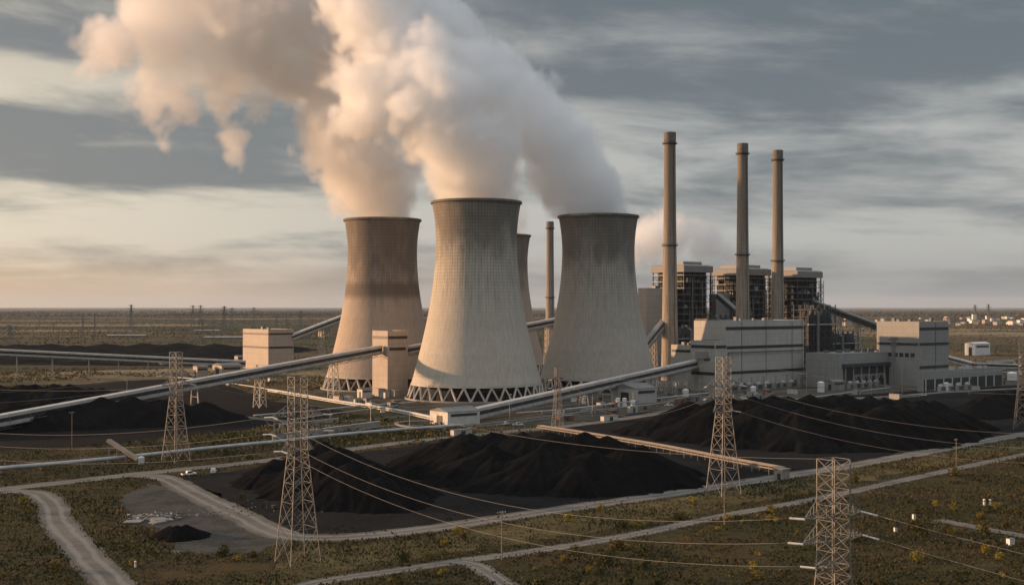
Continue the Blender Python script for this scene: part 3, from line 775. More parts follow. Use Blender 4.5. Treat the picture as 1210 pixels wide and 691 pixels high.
shed('smaller of two sunlit cabins beside the tan silo building', 233, 446, 228, 246, 433, M['clad_tan'])
shed('larger of two sunlit cabins beside the tan silo building', 262, 446, 251, 286, 432, M['clad_tan'])
shed('small pale cabin on the end of the level conveyor', 281, 430, 277, 288, 421, M['clad_tan'])
shed('long pale hut at the far coal stock edge', 190, 432, 188, 226, 425, M['pale'])
shed('white flat-topped store standing alone in the brown field beyond the works', 1152, 420, 1140, 1170, 406, M['white'], name='white_store')
shed('low pale shed among pipes at the far corner of the works', 1168, 437, 1160, 1200, 428, M['pale'])
shed('small sunlit hut beside the narrow transfer tower', 428, 470, 422, 440, 460, M['pale'])
shed('tiny hut by the switch house and tank stands', 985, 461, 975, 998, 451, M['concrete'])

# ---------------------------------------------------------------- boiler houses
M['cap'] = clad_mat('cap_cladding', (0.25, 0.24, 0.225))
def boiler_house(corner, base, top, label, a=40.0, b_=38.0):
    Cp = G(corner, base); h = CH-(top-HOR)*Cp.y/FPX
    r = thing('boiler_house', Cp, label, 'boiler house', 'boiler houses', TH)
    hc = h-9.0
    m = MB().box((3.2,3.2,0),(b_-3.2,a-3.2,hc)); m.build('boiler_casing', M['darker'], r)
    m = MB()
    m.box((-1.5,-1.5,hc),(b_+1.5,a+1.5,hc+6.0))
    m.poly([(-1.5,-1.5,hc+6),(b_+1.5,-1.5,hc+6),(b_+1.5,a+1.5,hc+6),(-1.5,a+1.5,hc+6),(1,1,hc+7.2),(b_-1,1,hc+7.2),(b_-1,a-1,hc+7.2),(1,a-1,hc+7.2)],
           [(0,1,5,4),(1,2,6,5),(2,3,7,6),(3,0,4,7),(4,5,6,7)])
    cap = m.build('roof_cap', M['cap'], r)
    m = MB().box((b_*.12,a*.12,hc+7.22),(b_*.8,a*.85,hc+10.2)); m.build('roof_unit', M['clad_grey'], cap)
    cols = MB(); nx = 5
    for i in range(nx+1):
        for j in range(nx+1):
            if i in (0,nx) or j in (0,nx):
                x, y = i*b_/nx, j*a/nx
                cols.box((x-.45,y-.45,0),(x+.45,y+.45,hc-0.02))
    rr = random.Random(int(corner))
    nf = int(hc/6.2)
    for k in range(1, nf+1):
        z = k*hc/(nf+0.6)
        dk = MB().box((-0.8,-0.8,z-.25),(b_+.8,4.9,z+.15)).box((-0.8,4.92,z-.25),(4.9,a+.8,z+.15)).box((b_-4.9,4.92,z-.25),(b_+.8,a+.8,z+.15))
        d_ = dk.build('floor_deck', M['dark'], r)
        rl = MB()
        for zz in (0.65, 1.2):
            rl.bar((-.8,-.8,z+zz),(b_+.8,-.8,z+zz),.12).bar((-.8,-.8,z+zz),(-.8,a+.8,z+zz),.12)
        rl.build('railing', M['galv'], d_)
    br = cols
    for k in range(nf):
        z0, z1 = k*hc/(nf+.6), (k+1)*hc/(nf+.6)
        for i in range(nx):
            if rr.random() < 0.5:
                x0, x1 = i*b_/nx, (i+1)*b_/nx
                if rr.random() < .5: x0, x1 = x1, x0
                br.bar((x0,-.1,z0),(x1,-.1,z1),.32)
            if rr.random() < 0.5:
                y0, y1 = i*a/nx, (i+1)*a/nx
                br.bar((-.1,y0,z0),(-.1,y1,z1),.32)
    br.build('column_frame', M['dark'], r)
    # pipes, drums and ducts between the floors
    for i in range(64):
        face = rr.random() < 0.6; k = rr.randrange(nf); z0 = k*hc/(nf+.6)+.3; z1 = z0+rr.uniform(2.5,5)
        if face:
            x = rr.uniform(1,b_-7); w_ = rr.uniform(2,6); MB().box((x,0.3,z0),(x+w_,3.1,z1)).build('plant_unit', rr.choice([M['dark'],M['steel'],M['louvre'],M['clad_grey']]), r)
        else:
            y = rr.uniform(6,a-7); w_ = rr.uniform(2,6); MB().box((0.3,y,z0),(3.1,y+w_,z1)).build('plant_unit', rr.choice([M['dark'],M['steel'],M['louvre']]), r)
    for i in range(5):
        x = rr.uniform(2,b_-2); MB().tube([(x,-1.0,rr.uniform(2,10)),(x,-1.0,rr.uniform(hc*.5,hc*.95))], rr.uniform(.35,.8), 8).build('pipe', M['steel'], r)
    MB().box((b_*.35,-3.2,hc*.30),(b_*.62,-1.55,hc*.52)).build('duct', M['clad_grey'], r)
    # open stair tower on the right-hand corner
    st = MB(); sx0, sx1, sy0, sy1 = b_+1.0, b_+5.5, 0.5, 6.0; hs = hc*0.97
    for x in (sx0,sx1):
        for y in (sy0,sy1): st.box((x-.2,y-.2,0),(x+.2,y+.2,hs))
    n = int(hs/3.2)
    for k in range(n):
        z = k*3.2
        st.box((sx0,sy0,z+3.0),(sx1,sy0+1.3,z+3.15)).bar((sx0+.6 if k%2 else sx1-.6,sy0+.5,z),(sx1-.6 if k%2 else sx0+.6,sy0+.5,z+3.1),.5,.2)
        st.bar((sx0,sy0,z),(sx1,sy0,z+3.2),.14).bar((sx1,sy0,z),(sx1,sy1,z+3.2),.14)
    st.build('stair_tower', M['steel'], r)
    return r
boiler_house(808, 441, 310, 'boiler house with sunlit roof cap, standing behind the tallest chimney')
boiler_house(879, 439, 314, 'boiler house behind the middle chimney of the three')
boiler_house(942, 437, 317, 'boiler house at the far end of the row, conveyor running down from it')
# filter and duct steelwork at the foot of the boiler row
def filter_block(corner, base, left, right, top, label, seed):
    Cp, a, b_, h = block_dims(corner, base, left, right, top)
    r = thing('filter_structure', Cp, label, 'filter structure', 'filter structures', TH)
    rr = random.Random(seed)
    m = MB(); nx = max(2, int(b_/7)); ny = max(2, int(a/7))
    for i in range(nx+1):
        for j in range(ny+1):
            x, y = i*b_/nx, j*a/ny; m.box((x-.35,y-.35,0),(x+.35,y+.35,h))
    for k in range(1, int(h/6)+1):
        z = k*6.0
        if z > h: break
        m.bar((0,0,z),(b_,0,z),.5).bar((0,0,z),(0,a,z),.5)
        for i in range(nx): m.bar((i*b_/nx,0,z-6),((i+1)*b_/nx,0,z),.25)
    m.build('steel_frame', M['dark'], r)
    MB().box((2,2,h*.15),(b_-2,a-2,h*.72)).build('filter_casing', M['darker'], r)
    for i in range(nx):
        x0 = i*b_/nx+.8; x1 = (i+1)*b_/nx-.8; zt = h*.72; 
        MB().poly([(x0,2,zt),(x1,2,zt),(x1,a-2,zt),(x0,a-2,zt),((x0+x1)/2-.6,4,h*.95),((x0+x1)/2+.6,4,h*.95),((x0+x1)/2+.6,a-4,h*.95),((x0+x1)/2-.6,a-4,h*.95)],
                  [(0,1,5,4),(1,2,6,5),(2,3,7,6),(3,0,4,7),(4,5,6,7)]).build('hopper', rr.choice([M['dark'],M['darker'],M['dark']]), r)
    MB().box((-.8,-.8,h*.73),(b_+.8,-.05,h*.745)).build('walkway', M['galv'], r)
    MB().tube([(b_*.3,-1.6,2),(b_*.3,-1.6,h*.9),(b_*.3,6,h*.98)], 1.3, 10).build('duct', M['steel'], r)
    return r
filter_block(800, 446, 786, 850, 384, 'dark steel filter structure beside the base of the tallest chimney', 3)
filter_block(838, 444, 826, 882, 372, 'dark filter frame half hidden behind the pale turbine hall', 5)
filter_block(955, 449, 938, 987, 360, 'dark filter steelwork showing right of the turbine hall', 7)
filter_block(985, 445, 972, 1014, 392, 'low dark steel frame farthest out in the filter row', 9)
for i, (x, y0) in enumerate(((800,412),(960,395),(985,410))): pass

# ---------------------------------------------------------------- chimneys
def chimney_mat():
    m, t, b = new_mat('chimney_concrete')
    p = pos(t, True); x, y, z = t.sep(p)
    an = t.m('ARCTAN2', y, x)
    st = t.noise(t.comb(t.m('COSINE', an), t.m('SINE', an), t.m('MULTIPLY', z, 0.01)), 5.0, 6, 0.62)
    lift = t.ramp(t.m('ABSOLUTE', t.m('SUBTRACT', t.m('FRACT', t.m('DIVIDE', z, 4.0)), 0.5)), 0.45, 0.49)
    c = t.mix(t.ramp(st, 0.36, 0.64), (0.20, 0.172, 0.14, 1), (0.33, 0.285, 0.235, 1))
    c = t.mix(t.m('MULTIPLY', t.ramp(z, 50, 200), 0.68), c, (0.135, 0.11, 0.085, 1))
    c = t.mix(t.m('MULTIPLY', lift, 0.35), c, (0.10, 0.09, 0.08, 1))
    t.put(b.inputs['Base Color'], c); b.inputs['Roughness'].default_value = 0.85
    return m
M['chimney'] = chimney_mat()
def chimney(px, py, top, w0, w1, label, mids=(0.37,)):
    """px of the axis, ground row, top row, width in photograph pixels at foot and top"""
    Cp = G(px, py); s = Cp.y/FPX; H = CH-(top-HOR)*s; r0, r1 = w0/2*s, w1/2*s
    r = thing('chimney', Cp, label, 'chimney', 'chimneys')
    def rad(z):
        q = min(1.0, z/H)
        return r1+(r0-r1)*((1-q)**1.7)
    MB().lathe([(rad(H*i/24), H*i/24) for i in range(25)]+[(r1-.8, H), (r1-.8, H-12)], 40).build('shaft', M['chimney'], r, smooth=False)
    MB().lathe([(r1+.05,H-9),(r1+.35,H-8.6),(r1+.35,H-.4),(r1+.05,H+.25),(r1-.9,H+.25)], 40).build('dark_top_band', M['rim'], r)
    for q in (1-9.5/H,)+tuple(mids):
        z = H*q; rr_ = rad(z)
        g = MB().lathe([(rr_-.05,z-.8),(rr_+1.5,z-.2),(rr_+1.5,z+.15),(rr_-.05,z+.15)], 32).build('platform', M['dark'], r)
        rl = MB()
        for k in range(24):
            an = 2*math.pi*k/24; c_, s_ = math.cos(an), math.sin(an)
            rl.bar(((rr_+1.4)*c_,(rr_+1.4)*s_,z+.1),((rr_+1.4)*c_,(rr_+1.4)*s_,z+1.4),.12)
            a2 = 2*math.pi*(k+1)/24
            rl.bar(((rr_+1.4)*c_,(rr_+1.4)*s_,z+1.35),((rr_+1.4)*math.cos(a2),(rr_+1.4)*math.sin(a2),z+1.35),.12)
        rl.build('railing', M['dark'], g)
    ld = MB(); an = R(-60)
    pts = [((rad(H*i/16)+.4)*math.cos(an), (rad(H*i/16)+.4)*math.sin(an), H*i/16) for i in range(1,16)]
    ld.tube(pts, .22, 4); ld.build('ladder', M['dark'], r)
    return r
chimney(791.5, 449, 157, 21, 13.6, 'tallest chimney, nearest the grey cooling tower, thickest at its foot', (0.545,))
chimney(877.5, 443, 170, 19, 12.4, 'middle chimney of the three in front of the boiler houses', (0.52,))
chimney(919, 439, 178, 17.5, 11.6, 'chimney farthest along, right of the middle one of three', (0.50,))
chimney(650, 416, 262, 12, 8.4, 'lone distant chimney seen between two cooling towers', (0.42,))

# ---------------------------------------------------------------- conveyors
M['gallery_roof'] = plain('gallery_roof', (0.46, 0.44, 0.41), 0.6, var=0.22, scale=0.2)
M['gallery_side'] = plain('gallery_side', (0.40, 0.385, 0.36), 0.6, var=0.22, scale=0.2)
def lattice(m, hx, hy, z0, z1, tx, ty, n, leg=.35, br=.2):
    """four legs from half size hx,hy at z0 to tx,ty at z1 with crossed braces"""
    def c(q): return hx+(tx-hx)*q, hy+(ty-hy)*q, z0+(z1-z0)*q
    for sx, sy in ((-1,-1),(1,-1),(1,1),(-1,1)):
        m.bar((hx*sx,hy*sy,z0),(tx*sx,ty*sy,z1),leg)
    q = 0
    for k in range(n):
        x0,y0,za = c(k/n); x1,y1,zb = c((k+1)/n)
        for s in (-1,1):
            m.bar((-x0,s*y0,za),(x1,s*y1,zb),br).bar((x0,s*y0,za),(-x1,s*y1,zb),br).bar((-x1,s*y1,zb),(x1,s*y1,zb),br)
            m.bar((s*x0,-y0,za),(s*x1,y1,zb),br).bar((s*x0,y0,za),(s*x1,-y1,zb),br).bar((s*x1,-y1,zb),(s*x1,y1,zb),br)
def conveyor(label, a, b_, wd=4.6, ht=5.6, supports=(), mats=None, foot=3.2, roofm=None):
    a, b_ = Vector(a), Vector(b_); dr = b_-a; L = dr.length; hd = math.atan2(dr.y, dr.x); pit = math.atan2(dr.z, math.hypot(dr.x, dr.y))
    base = Vector((a.x, a.y, 0))
    r = thing('conveyor', base, label, 'conveyor', 'covered coal conveyors', hd)
    def bx(lo, hi, name, mat, parent=r):
        o = MB().box(lo, hi).build(name, mat, parent); o.location = (0,0,a.z); o.rotation_euler = (0,-pit,0); return o
    w2 = wd/2
    t1, t2 = ht*.36, ht*.72
    bx((0,-w2,0),(L,w2,t1), 'lower_casing', mats or M['gallery_side'])
    bx((0,-w2+.25,t1+.003),(L,w2-.25,t2), 'window_band', M['band'])
    m = MB().poly([(0,-w2-.25,t2+.005),(L,-w2-.25,t2+.005),(L,w2+.25,t2+.005),(0,w2+.25,t2+.005),(0,-w2-.25,ht*.985),(L,-w2-.25,ht*.985),(L,w2+.25,ht*.985),(0,w2+.25,ht*.985),(0,0,ht*1.03),(L,0,ht*1.03)],
        [(3,2,1,0),(0,1,5,4),(2,3,7,6),(4,5,9,8),(6,7,8,9),(0,4,8,7,3),(1,2,6,9,5)])
    o = m.build('roof', roofm or M['gallery_roof'], r); o.location = (0,0,a.z); o.rotation_euler = (0,-pit,0)
    tr = MB(); jm = tr; n = int(L/12)
    for i in range(1, n):
        x = L*i/n
        for s in (-1, 1): jm.box((x-.15,s*(w2+.02)-.06,0.1),(x+.15,s*(w2+.02)+.06,t2-.05))
    wk = MB().box((0,-w2-1.5,t1*.15),(L,-w2-.02,t1*.15+.18)).build('walkway', M['steel'], r); wk.location = (0,0,a.z); wk.rotation_euler = (0,-pit,0)
    rl = MB(); rl.bar((0,-w2-1.45,t1*.15+1.25),(L,-w2-1.45,t1*.15+1.25),.09); rl.bar((0,-w2-1.45,t1*.15+.7),(L,-w2-1.45,t1*.15+.7),.07)
    for i in range(int(L/4)+1): rl.bar((min(L,i*4),-w2-1.45,t1*.15+.1),(min(L,i*4),-w2-1.45,t1*.15+1.25),.09)
    rl.build('railing', M['galv'], wk)
    n2_ = max(2, int(L/5))
    for s in (-1, 1):
        tr.bar((0,s*(w2-.3),-1.5),(L,s*(w2-.3),-1.5),.22)
        for i in range(n2_): tr.bar((i*L/n2_,s*(w2-.3),-1.5 if i%2 else -.02),((i+1)*L/n2_,s*(w2-.3),-.02 if i%2 else -1.5),.14)
    if L > 60: o = tr.build('truss', M['steel'], r); o.location = (0,0,a.z); o.rotation_euler = (0,-pit,0)
    for q, kind in supports:
        x = q*math.hypot(dr.x, dr.y); z = a.z+dr.z*q
        m = MB()
        if kind == 'lattice': lattice(m, foot, foot*.8, 0, z-.05, 1.6, w2*.9, max(3, int(z/5)))
        else:
            for s in (-1, 1): m.bar((0, s*(w2+1.0), 0), (0, s*w2*.9, z-.05), .55)
            for zz in (.35,.7): m.bar((0,-w2-.6,z*zz),(0,w2+.6,z*zz),.3)
        m.build('trestle', M['galv'], r, loc=(x,0,0))
    return r
A0 = G(-70, 517, 0.5); A1 = P(449, 413, 872)
A1 = Vector((A1.x, A1.y, A1.z-3))
def q_at(px, a=A0, b_=A1):
    k = (px-CX)/FPX; return (k*a.y-a.x)/((b_.x-a.x)-k*(b_.y-a.y))
conveyor('long covered conveyor climbing over the coal heap to the narrow tan transfer tower', A0, A1, 5.2, 6.0,
         [(q_at(84),'bent'),(q_at(150),'bent'),(q_at(230),'bent'),(q_at(307),'lattice'),(q_at(394),'lattice')])
B0 = P(-240, 409, 1060); B1 = P(290, 433.5, 1150)
conveyor('nearly level covered conveyor running to the tan silo building across the far field', B0, B1, 4.6, 6.0,
         [(q_at(x,B0,B1),'bent') for x in (-150,-90,-30,20,62,105,140,175,215,255)])
C0 = P(345, 402, 1245); C1 = P(420, 373, 1300)
conveyor('short covered conveyor rising from the silo building behind the brownest cooling tower', C0, C1, 4.6, 6.0, [(0.45,'lattice'),(0.8,'lattice')])
D0 = P(480, 419, 888); D1 = P(700, 375, 1100)
conveyor('covered conveyor leaving the transfer tower and passing behind the nearest cooling tower', D0, D1, 4.6, 6.0, [(0.1,'lattice'),(0.5,'lattice'),(0.72,'lattice'),(0.9,'lattice')])
E0 = G(558, 496, 0.8); E1 = P(833, 432, 941)
conveyor('shorter covered conveyor rising from the feeder house to the turbine hall annex', E0, E1, 5.0, 6.2, [(q_at(690,E0,E1),'bent'),(q_at(735,E0,E1),'bent'),(q_at(793,E0,E1),'lattice')], foot=2.6)
F0 = P(1043, 392, 1150); F1 = P(962, 362, 1230)
conveyor('dark covered conveyor sloping down from the farthest boiler house', F0, F1, 4.6, 6.0, [(0.35,'lattice'),(0.6,'lattice')], mats=M['dark'], roofm=M['steel'])
H0 = P(758, 418, 1030); H1 = P(786, 383, 1060)
conveyor('steep short conveyor between the grey cooling tower and the tallest chimney', H0, H1, 4.6, 5.5, [(0.5,'lattice')], roofm=M['steel'])
I0 = P(848, 352, 1190); I1 = P(878, 378, 1150)
conveyor('dark short conveyor slanting down between the first two boiler houses', I1, I0, 4.6, 5.0, [(0.5,'bent')], mats=M['dark'], roofm=M['steel'])
J0 = P(1113, 424, 1180); J1 = P(1150, 434, 1120); J2 = P(1235, 437, 1110)
conveyor('pale low conveyor curving away behind the far banded hall', J1, J0, 4.0, 4.6, [(0.5,'bent')])
conveyor('pale level conveyor by the white store and low pipes', J1, J2, 4.0, 4.6, [(0.3,'bent'),(0.7,'bent')])
# ---------------------------------------------------------------- lattice pylons and cables
M['pylon'] = plain('pylon_steel', (0.19, 0.184, 0.174), 0.55, 0.2, var=0.3, scale=0.35)
M['insulator'] = plain('insulator_glass', (0.60, 0.64, 0.62), 0.25, var=0.15, scale=1.0)
M['cable'] = plain('aluminium_cable', (0.21, 0.205, 0.20), 0.55, 0.1, var=0.12, scale=0.05)
M['wood'] = plain('weathered_pole', (0.23, 0.18, 0.13), 0.9, var=0.3, scale=0.8)
PYL = {}
def pylon(key, base, H, hd, label, arms=((0.79,7.0),(0.70,7.4),(0.605,4.4)), side=3.6, foot=8.4, thick=1.0, strings=True):
    """waisted square lattice tower, straight above 0.6 H; arms: (share of H, reach)"""
    r = thing('pylon', base, label, 'pylon', 'lattice pylons', hd)
    k = H/46.0; s, f = side/2*k, foot/2*k; zw = 0.605*H
    m = MB(); lw, bw = .185*thick, .082*thick
    n = 6; zs = [0.0]; hts = [1.35**(-i) for i in range(n)]; tot = sum(hts)
    for h_ in hts: zs.append(zs[-1]+h_/tot*zw)
    zs[-1] = zw
    def hw(z): return f+(s-f)*min(1, z/zw)
    for sx, sy in ((-1,-1),(1,-1),(1,1),(-1,1)):
        m.bar((f*sx,f*sy,-.3),(s*sx,s*sy,zw),lw); m.bar((s*sx,s*sy,zw),(s*sx,s*sy,H),lw)
    for i in range(n):
        z0, z1 = zs[i], zs[i+1]; h0, h1 = hw(z0), hw(z1); zm = (z0+z1)/2; hm = hw(zm)
        for q in range(4):
            c_, s_ = (1,0,-1,0)[q], (0,1,0,-1)[q]
            def pt(u, v_, z): return (c_*v_-s_*u, s_*v_+c_*u, z)
            m.bar(pt(-h0,h0,z0),pt(h1,h1,z1),bw).bar(pt(h0,h0,z0),pt(-h1,h1,z1),bw).bar(pt(-h1,h1,z1),pt(h1,h1,z1),bw)
            if i < 3:
                m.bar(pt(-hm,hm,zm),pt(-hm*.5,hw(z0+(z1-z0)*.27),z0+(z1-z0)*.27),bw*.8).bar(pt(hm,hm,zm),pt(hm*.5,hw(z0+(z1-z0)*.27),z0+(z1-z0)*.27),bw*.8)
        if i in (2,4): m.bar((-h1,-h1,z1),(h1,h1,z1),bw).bar((h1,-h1,z1),(-h1,h1,z1),bw)
    nu = 7
    for i in range(nu):
        z0, z1 = zw+(H-zw)*i/nu, zw+(H-zw)*(i+1)/nu
        for q in range(4):
            c_, s_ = (1,0,-1,0)[q], (0,1,0,-1)[q]
            def pt(u, v_, z): return (c_*v_-s_*u, s_*v_+c_*u, z)
            m.bar(pt(-s,s,z0),pt(s,s,z1),bw).bar(pt(s,s,z0),pt(-s,s,z1),bw).bar(pt(-s,s,z1),pt(s,s,z1),bw)
    m.bar((-s,-s,H),(s,s,H),bw)
    m.build('lattice_body', M['pylon'], r)
    ends = []
    for za, reach in arms:
        z = za*H; R_ = reach*k
        for sg in (-1,1):
            m = MB()
            for sy in (-1,1):
                m.bar((sg*s,sy*s,z),(sg*R_,0,z),bw*1.9).bar((sg*s,sy*s,z+2.6*k),(sg*R_,0,z+.25),bw*1.9)
                for j in range(1,4):
                    t0, t1 = (j-1)/3.6, j/3.6
                    a_ = Vector((sg*s,sy*s,z)).lerp(Vector((sg*R_,0,z)), t0); b_ = Vector((sg*s,sy*s,z+2.6*k)).lerp(Vector((sg*R_,0,z+.25)), t1)
                    c_ = Vector((sg*s,sy*s,z)).lerp(Vector((sg*R_,0,z)), t1)
                    m.bar(a_,b_,bw*1.3).bar(c_,b_,bw*1.3)
                    if sy == 1:
                        o_ = Vector((c_.x,-c_.y,c_.z)); m.bar(c_,o_,bw*.8)
                        m.bar(a_,o_,bw*.8)
            m.build('cross_arm', M['pylon'], r)
            ends.append((sg, Vector((sg*R_,0,z))))
    PYL[key] = dict(root=r, base=Vector(base), hd=hd, ends=ends, k=k, arms=arms)
    return r
def pyl_end(key, i):
    q = PYL[key]; return q['base']+Matrix.Rotation(q['hd'], 3, 'Z') @ q['ends'][i][1]
def string_ins(key, i, target, L=2.8):
    """tension insulator string from an arm end towards the next support; returns where the cable starts"""
    q = PYL[key]; a = pyl_end(key, i); d_ = (target-a); d_.z *= 1.0; d_.normalize(); d_.z -= 0.10; d_.normalize()
    L *= q['k']
    e = a+d_*L
    inv = Matrix.Rotation(-q['hd'], 3, 'Z')
    la, le = inv @ (a-q['base']), inv @ (e-q['base'])
    n = 14; pts = []; rr = []
    for j in range(n+1):
        t = j/n
        for dt, r_ in ((0,.07),(.02,.20),(.045,.20),(.055,.07)):
            if t+dt < 1: pts.append(la.lerp(le, t+dt)); rr.append(r_*max(.9, q['k']))
    MB().tube(pts, rr, 6).build('insulator', M['insulator'], q['root'])
    return e
def cable(a, b_, sag, label, r=0.034, group='power cables between the pylons', n=40):
    a, b_ = Vector(a), Vector(b_); pts = []
    for i in range(n+1):
        t = i/n; p = a.lerp(b_, t); p.z -= 4*sag*t*(1-t); pts.append(p-a)
    o = MB().tube(pts, r, 5).build('power_cable', M['cable'], None, loc=a, smooth=True)
    return tag(o, label, 'cable', group)
def jumper(key, i, p, q):
    """slack loop carrying the current past the arm end"""
    w_ = PYL[key]; inv = Matrix.Rotation(-w_['hd'], 3, 'Z'); a, b_ = inv @ (p-w_['base']), inv @ (q-w_['base'])
    pts = []
    for j in range(11):
        t = j/10; v = a.lerp(b_, t); v.z -= 4*1.7*w_['k']*t*(1-t); pts.append(v)
    MB().tube(pts, .06, 4).build('jumper', M['cable'], w_['root'])

p1 = G(352, 664); p2 = Vector(((985-605)*185/FPX, 185, 0)); p3 = G(855, 584); p4 = G(208, 546); p7 = G(659, 506); p8 = G(1056, 464); p9 = G(1209, 507)
pylon('P1', p1, 45.7, R(38), 'complete lattice pylon in front of the furrowed coal heap, feet in the grass')
pylon('P2', p2, 40.2, R(34), 'nearest lattice pylon, its foot cut off by the lower frame edge', side=3.9, thick=.78)
pylon('P3', p3, 46.0, R(30), 'lattice pylon rising in front of the turbine hall beside the orange pipe rack', thick=1.25)
pylon('P4', p4, 44.6, R(55), 'lattice pylon before the long conveyor, over the conveyor coal heap', thick=1.3)
pylon('P7', p7, 31.5, R(25), 'shorter lattice pylon in front of the grey cooling tower', arms=((0.80,5.0),(0.66,5.6)), foot=7, thick=1.3)
pylon('P8', p8, 40.5, R(20), 'slim pale pylon in front of the farthest banded hall', arms=((0.95,5.5),(0.84,4.0)), foot=5, side=2.4, thick=1.4)
pylon('P9', p9, 47.0, R(60), 'lattice pylon cut by the frame edge beside the distant small coal heap', thick=1.5)
po1 = Vector((-300, 470, 0)); po2 = Vector((150, 60, 0)); po4 = Vector((190, 300, 0))
# line one: from far left over the coal, by the two near pylons and out past the camera
names = {0:'upper', 1:'upper', 2:'middle', 3:'middle', 4:'lowest', 5:'lowest'}
far_l = {0: Vector((-300,470,42)), 1: Vector((-296,478,42)), 2: Vector((-300,470,36)), 4: Vector((-298,472,30)), 3: Vector((-294,476,36))}
lvl = ('uppermost', 'second', 'third', 'fourth', 'lowest')
for k, i in enumerate((0, 2, 4)):
    t2 = pyl_end('P2', i); a = string_ins('P1', i, far_l[i]); cable(a, far_l[i], (13.5,12.5,12)[k], f'{("uppermost","middle","lowest")[k]} sagging cable from the complete near pylon across the conveyor coal heap')
    b_ = string_ins('P1', i, t2); c_ = string_ins('P2', i, pyl_end('P1', i), 3.2)
    cable(b_, c_, (8.0,7.5,7.0)[k], f'{("uppermost","middle","lowest")[k]} cable crossing the front coal heaps between the two nearest pylons')
    jumper('P1', i, a, b_)
    tg = Vector((150-6*k, 95, (31,26,22)[k])); 
for k, i in enumerate((1, 3)):
    t0 = Vector((175, 70, (30, 25)[k])); a = string_ins('P2', i, t0, 3.2)
    cable(a, t0, 5.5, f'{("higher","lower")[k]} cable leaving the nearest pylon over the scrub, away from the coal')
for k, i in enumerate((1, 3)):
    a = string_ins('P1', i, pyl_end('P3', i)); b_ = string_ins('P3', i, pyl_end('P1', i))
# line two: along the works
for k, i in enumerate((0, 2)):
    t = Vector((-420, 560, (38,33)[k])); a = string_ins('P4', i, t)
    cable(a, t, 11, f'{("higher","lower")[k]} cable from the pylon by the long conveyor over the coal heap')
for k, i in enumerate((1, 3)):
    t = pyl_end('P7', (0,2)[k]); a = string_ins('P4', i, t); b_ = string_ins('P7', (0,2)[k], pyl_end('P4', i))
    cable(a, b_, 9, f'{("higher","lower")[k]} cable between the conveyor pylon and the shorter pylon, before the cooling towers')
for k, i in enumerate((0, 2)):
    t = pyl_end('P7', (1,3)[k]); a = string_ins('P3', i, t); b_ = string_ins('P7', (1,3)[k], pyl_end('P3', i))
    cable(a, b_, 9.5, f'{("higher","lower")[k]} cable from the turbine hall pylon down to the shorter pylon')
for k, i in enumerate((1, 3, 5)):
    t = Vector((200, 300, (38,34,30)[k])); a = string_ins('P3', i, t)
    cable(a, t, 10.5, f'{("highest","middle","lowest")[k]} cable sagging over the long coal heap from the turbine hall pylon')
for k, i in enumerate((0, 2)):
    t = pyl_end('P8', (1,3)[k]); a = string_ins('P9', i, t); b_ = string_ins('P8', (1,3)[k], pyl_end('P9', i), 1.5)
    cable(a, b_, 9, f'{("higher","lower")[k]} cable between the slim pale pylon and the frame-edge pylon')

# earth wires over the tower tops
def top(key): q = PYL[key]; return q['base']+Vector((0,0,{'P1':45.7,'P2':40.2,'P3':46,'P4':44.6,'P7':31.5,'P8':40.5,'P9':47}[key]))
for a_, b__, sg_, l in ((top('P1'),top('P2'),5,'thin earth wire joining the tops of the two nearest pylons'),(top('P1'),Vector((-300,470,48)),9,'thin earth wire from the complete near pylon top towards the conveyor heap'),
        (top('P4'),top('P7'),7,'thin earth wire from the conveyor pylon top to the shorter pylon top'),(top('P3'),top('P7'),7,'thin earth wire from the turbine hall pylon top to the shorter pylon top'),
        (top('P3'),Vector((200,300,46)),8,'thin earth wire from the turbine hall pylon top over the long heap'),(top('P4'),Vector((-420,560,46)),8,'thin earth wire from the conveyor pylon top over the conveyor heap'),
        (top('P9'),top('P8'),7,'thin earth wire between the slim pale pylon and frame-edge pylon tops')):
    cable(a_, b__, sg_, l, .026, 'earth wires on the pylon tops')
# distant pylons on the plain
def far_pylon(px, Y, H, kind, label):
    r = thing('distant_pylon', ((px-CX)*Y/FPX, Y, 0), label, 'pylon', 'distant pylons on the plain', R(random.uniform(-12,12)))
    m = MB(); t_ = Y/2600
    if kind == 'portal':
        w_ = 11*H/46
        for s in (-1,1):
            m.bar((s*w_-2.2,0,0),(s*w_,0,H),.9*t_).bar((s*w_+2.2,0,0),(s*w_,0,H),.9*t_)
            for z in (.25,.5,.75): m.bar((s*w_-2.2*(1-z),0,z*H),(s*w_+2.2*(1-z),0,z*H+3),.5*t_)
        m.build('lattice_body', M['steel'], r)
        a = MB().bar((-w_*2.1,0,H*.93),(w_*2.1,0,H*.93),1.1*t_).bar((-w_,0,H),(w_,0,H),.8*t_).bar((-w_*2.1,0,H*.93),(-w_,0,H),.6*t_).bar((w_*2.1,0,H*.93),(w_,0,H),.6*t_)
        a.build('cross_arm', M['steel'], r)
    else:
        for sx in (-1,1):
            for sy in (-1,1): m.bar((sx*4.5,sy*4.5,0),(sx*.7,sy*.7,H),.7*t_)
        for k in range(7):
            z0, z1 = k*H/7, (k+1)*H/7; w0, w1 = 4.5-3.8*k/7, 4.5-3.8*(k+1)/7
            m.bar((-w0,-w0,z0),(w1,-w1,z1),.4*t_).bar((w0,-w0,z0),(-w1,-w1,z1),.4*t_)
        m.build('lattice_body', M['steel'], r)
        for z, q in ((.72,9),(.84,11),(.95,7)):
            MB().bar((-q,0,z*H),(q,0,z*H),.8*t_).bar((-q,0,z*H),(0,0,z*H+2.5),.5*t_).bar((q,0,z*H),(0,0,z*H+2.5),.5*t_).build('cross_arm', M['steel'], r)
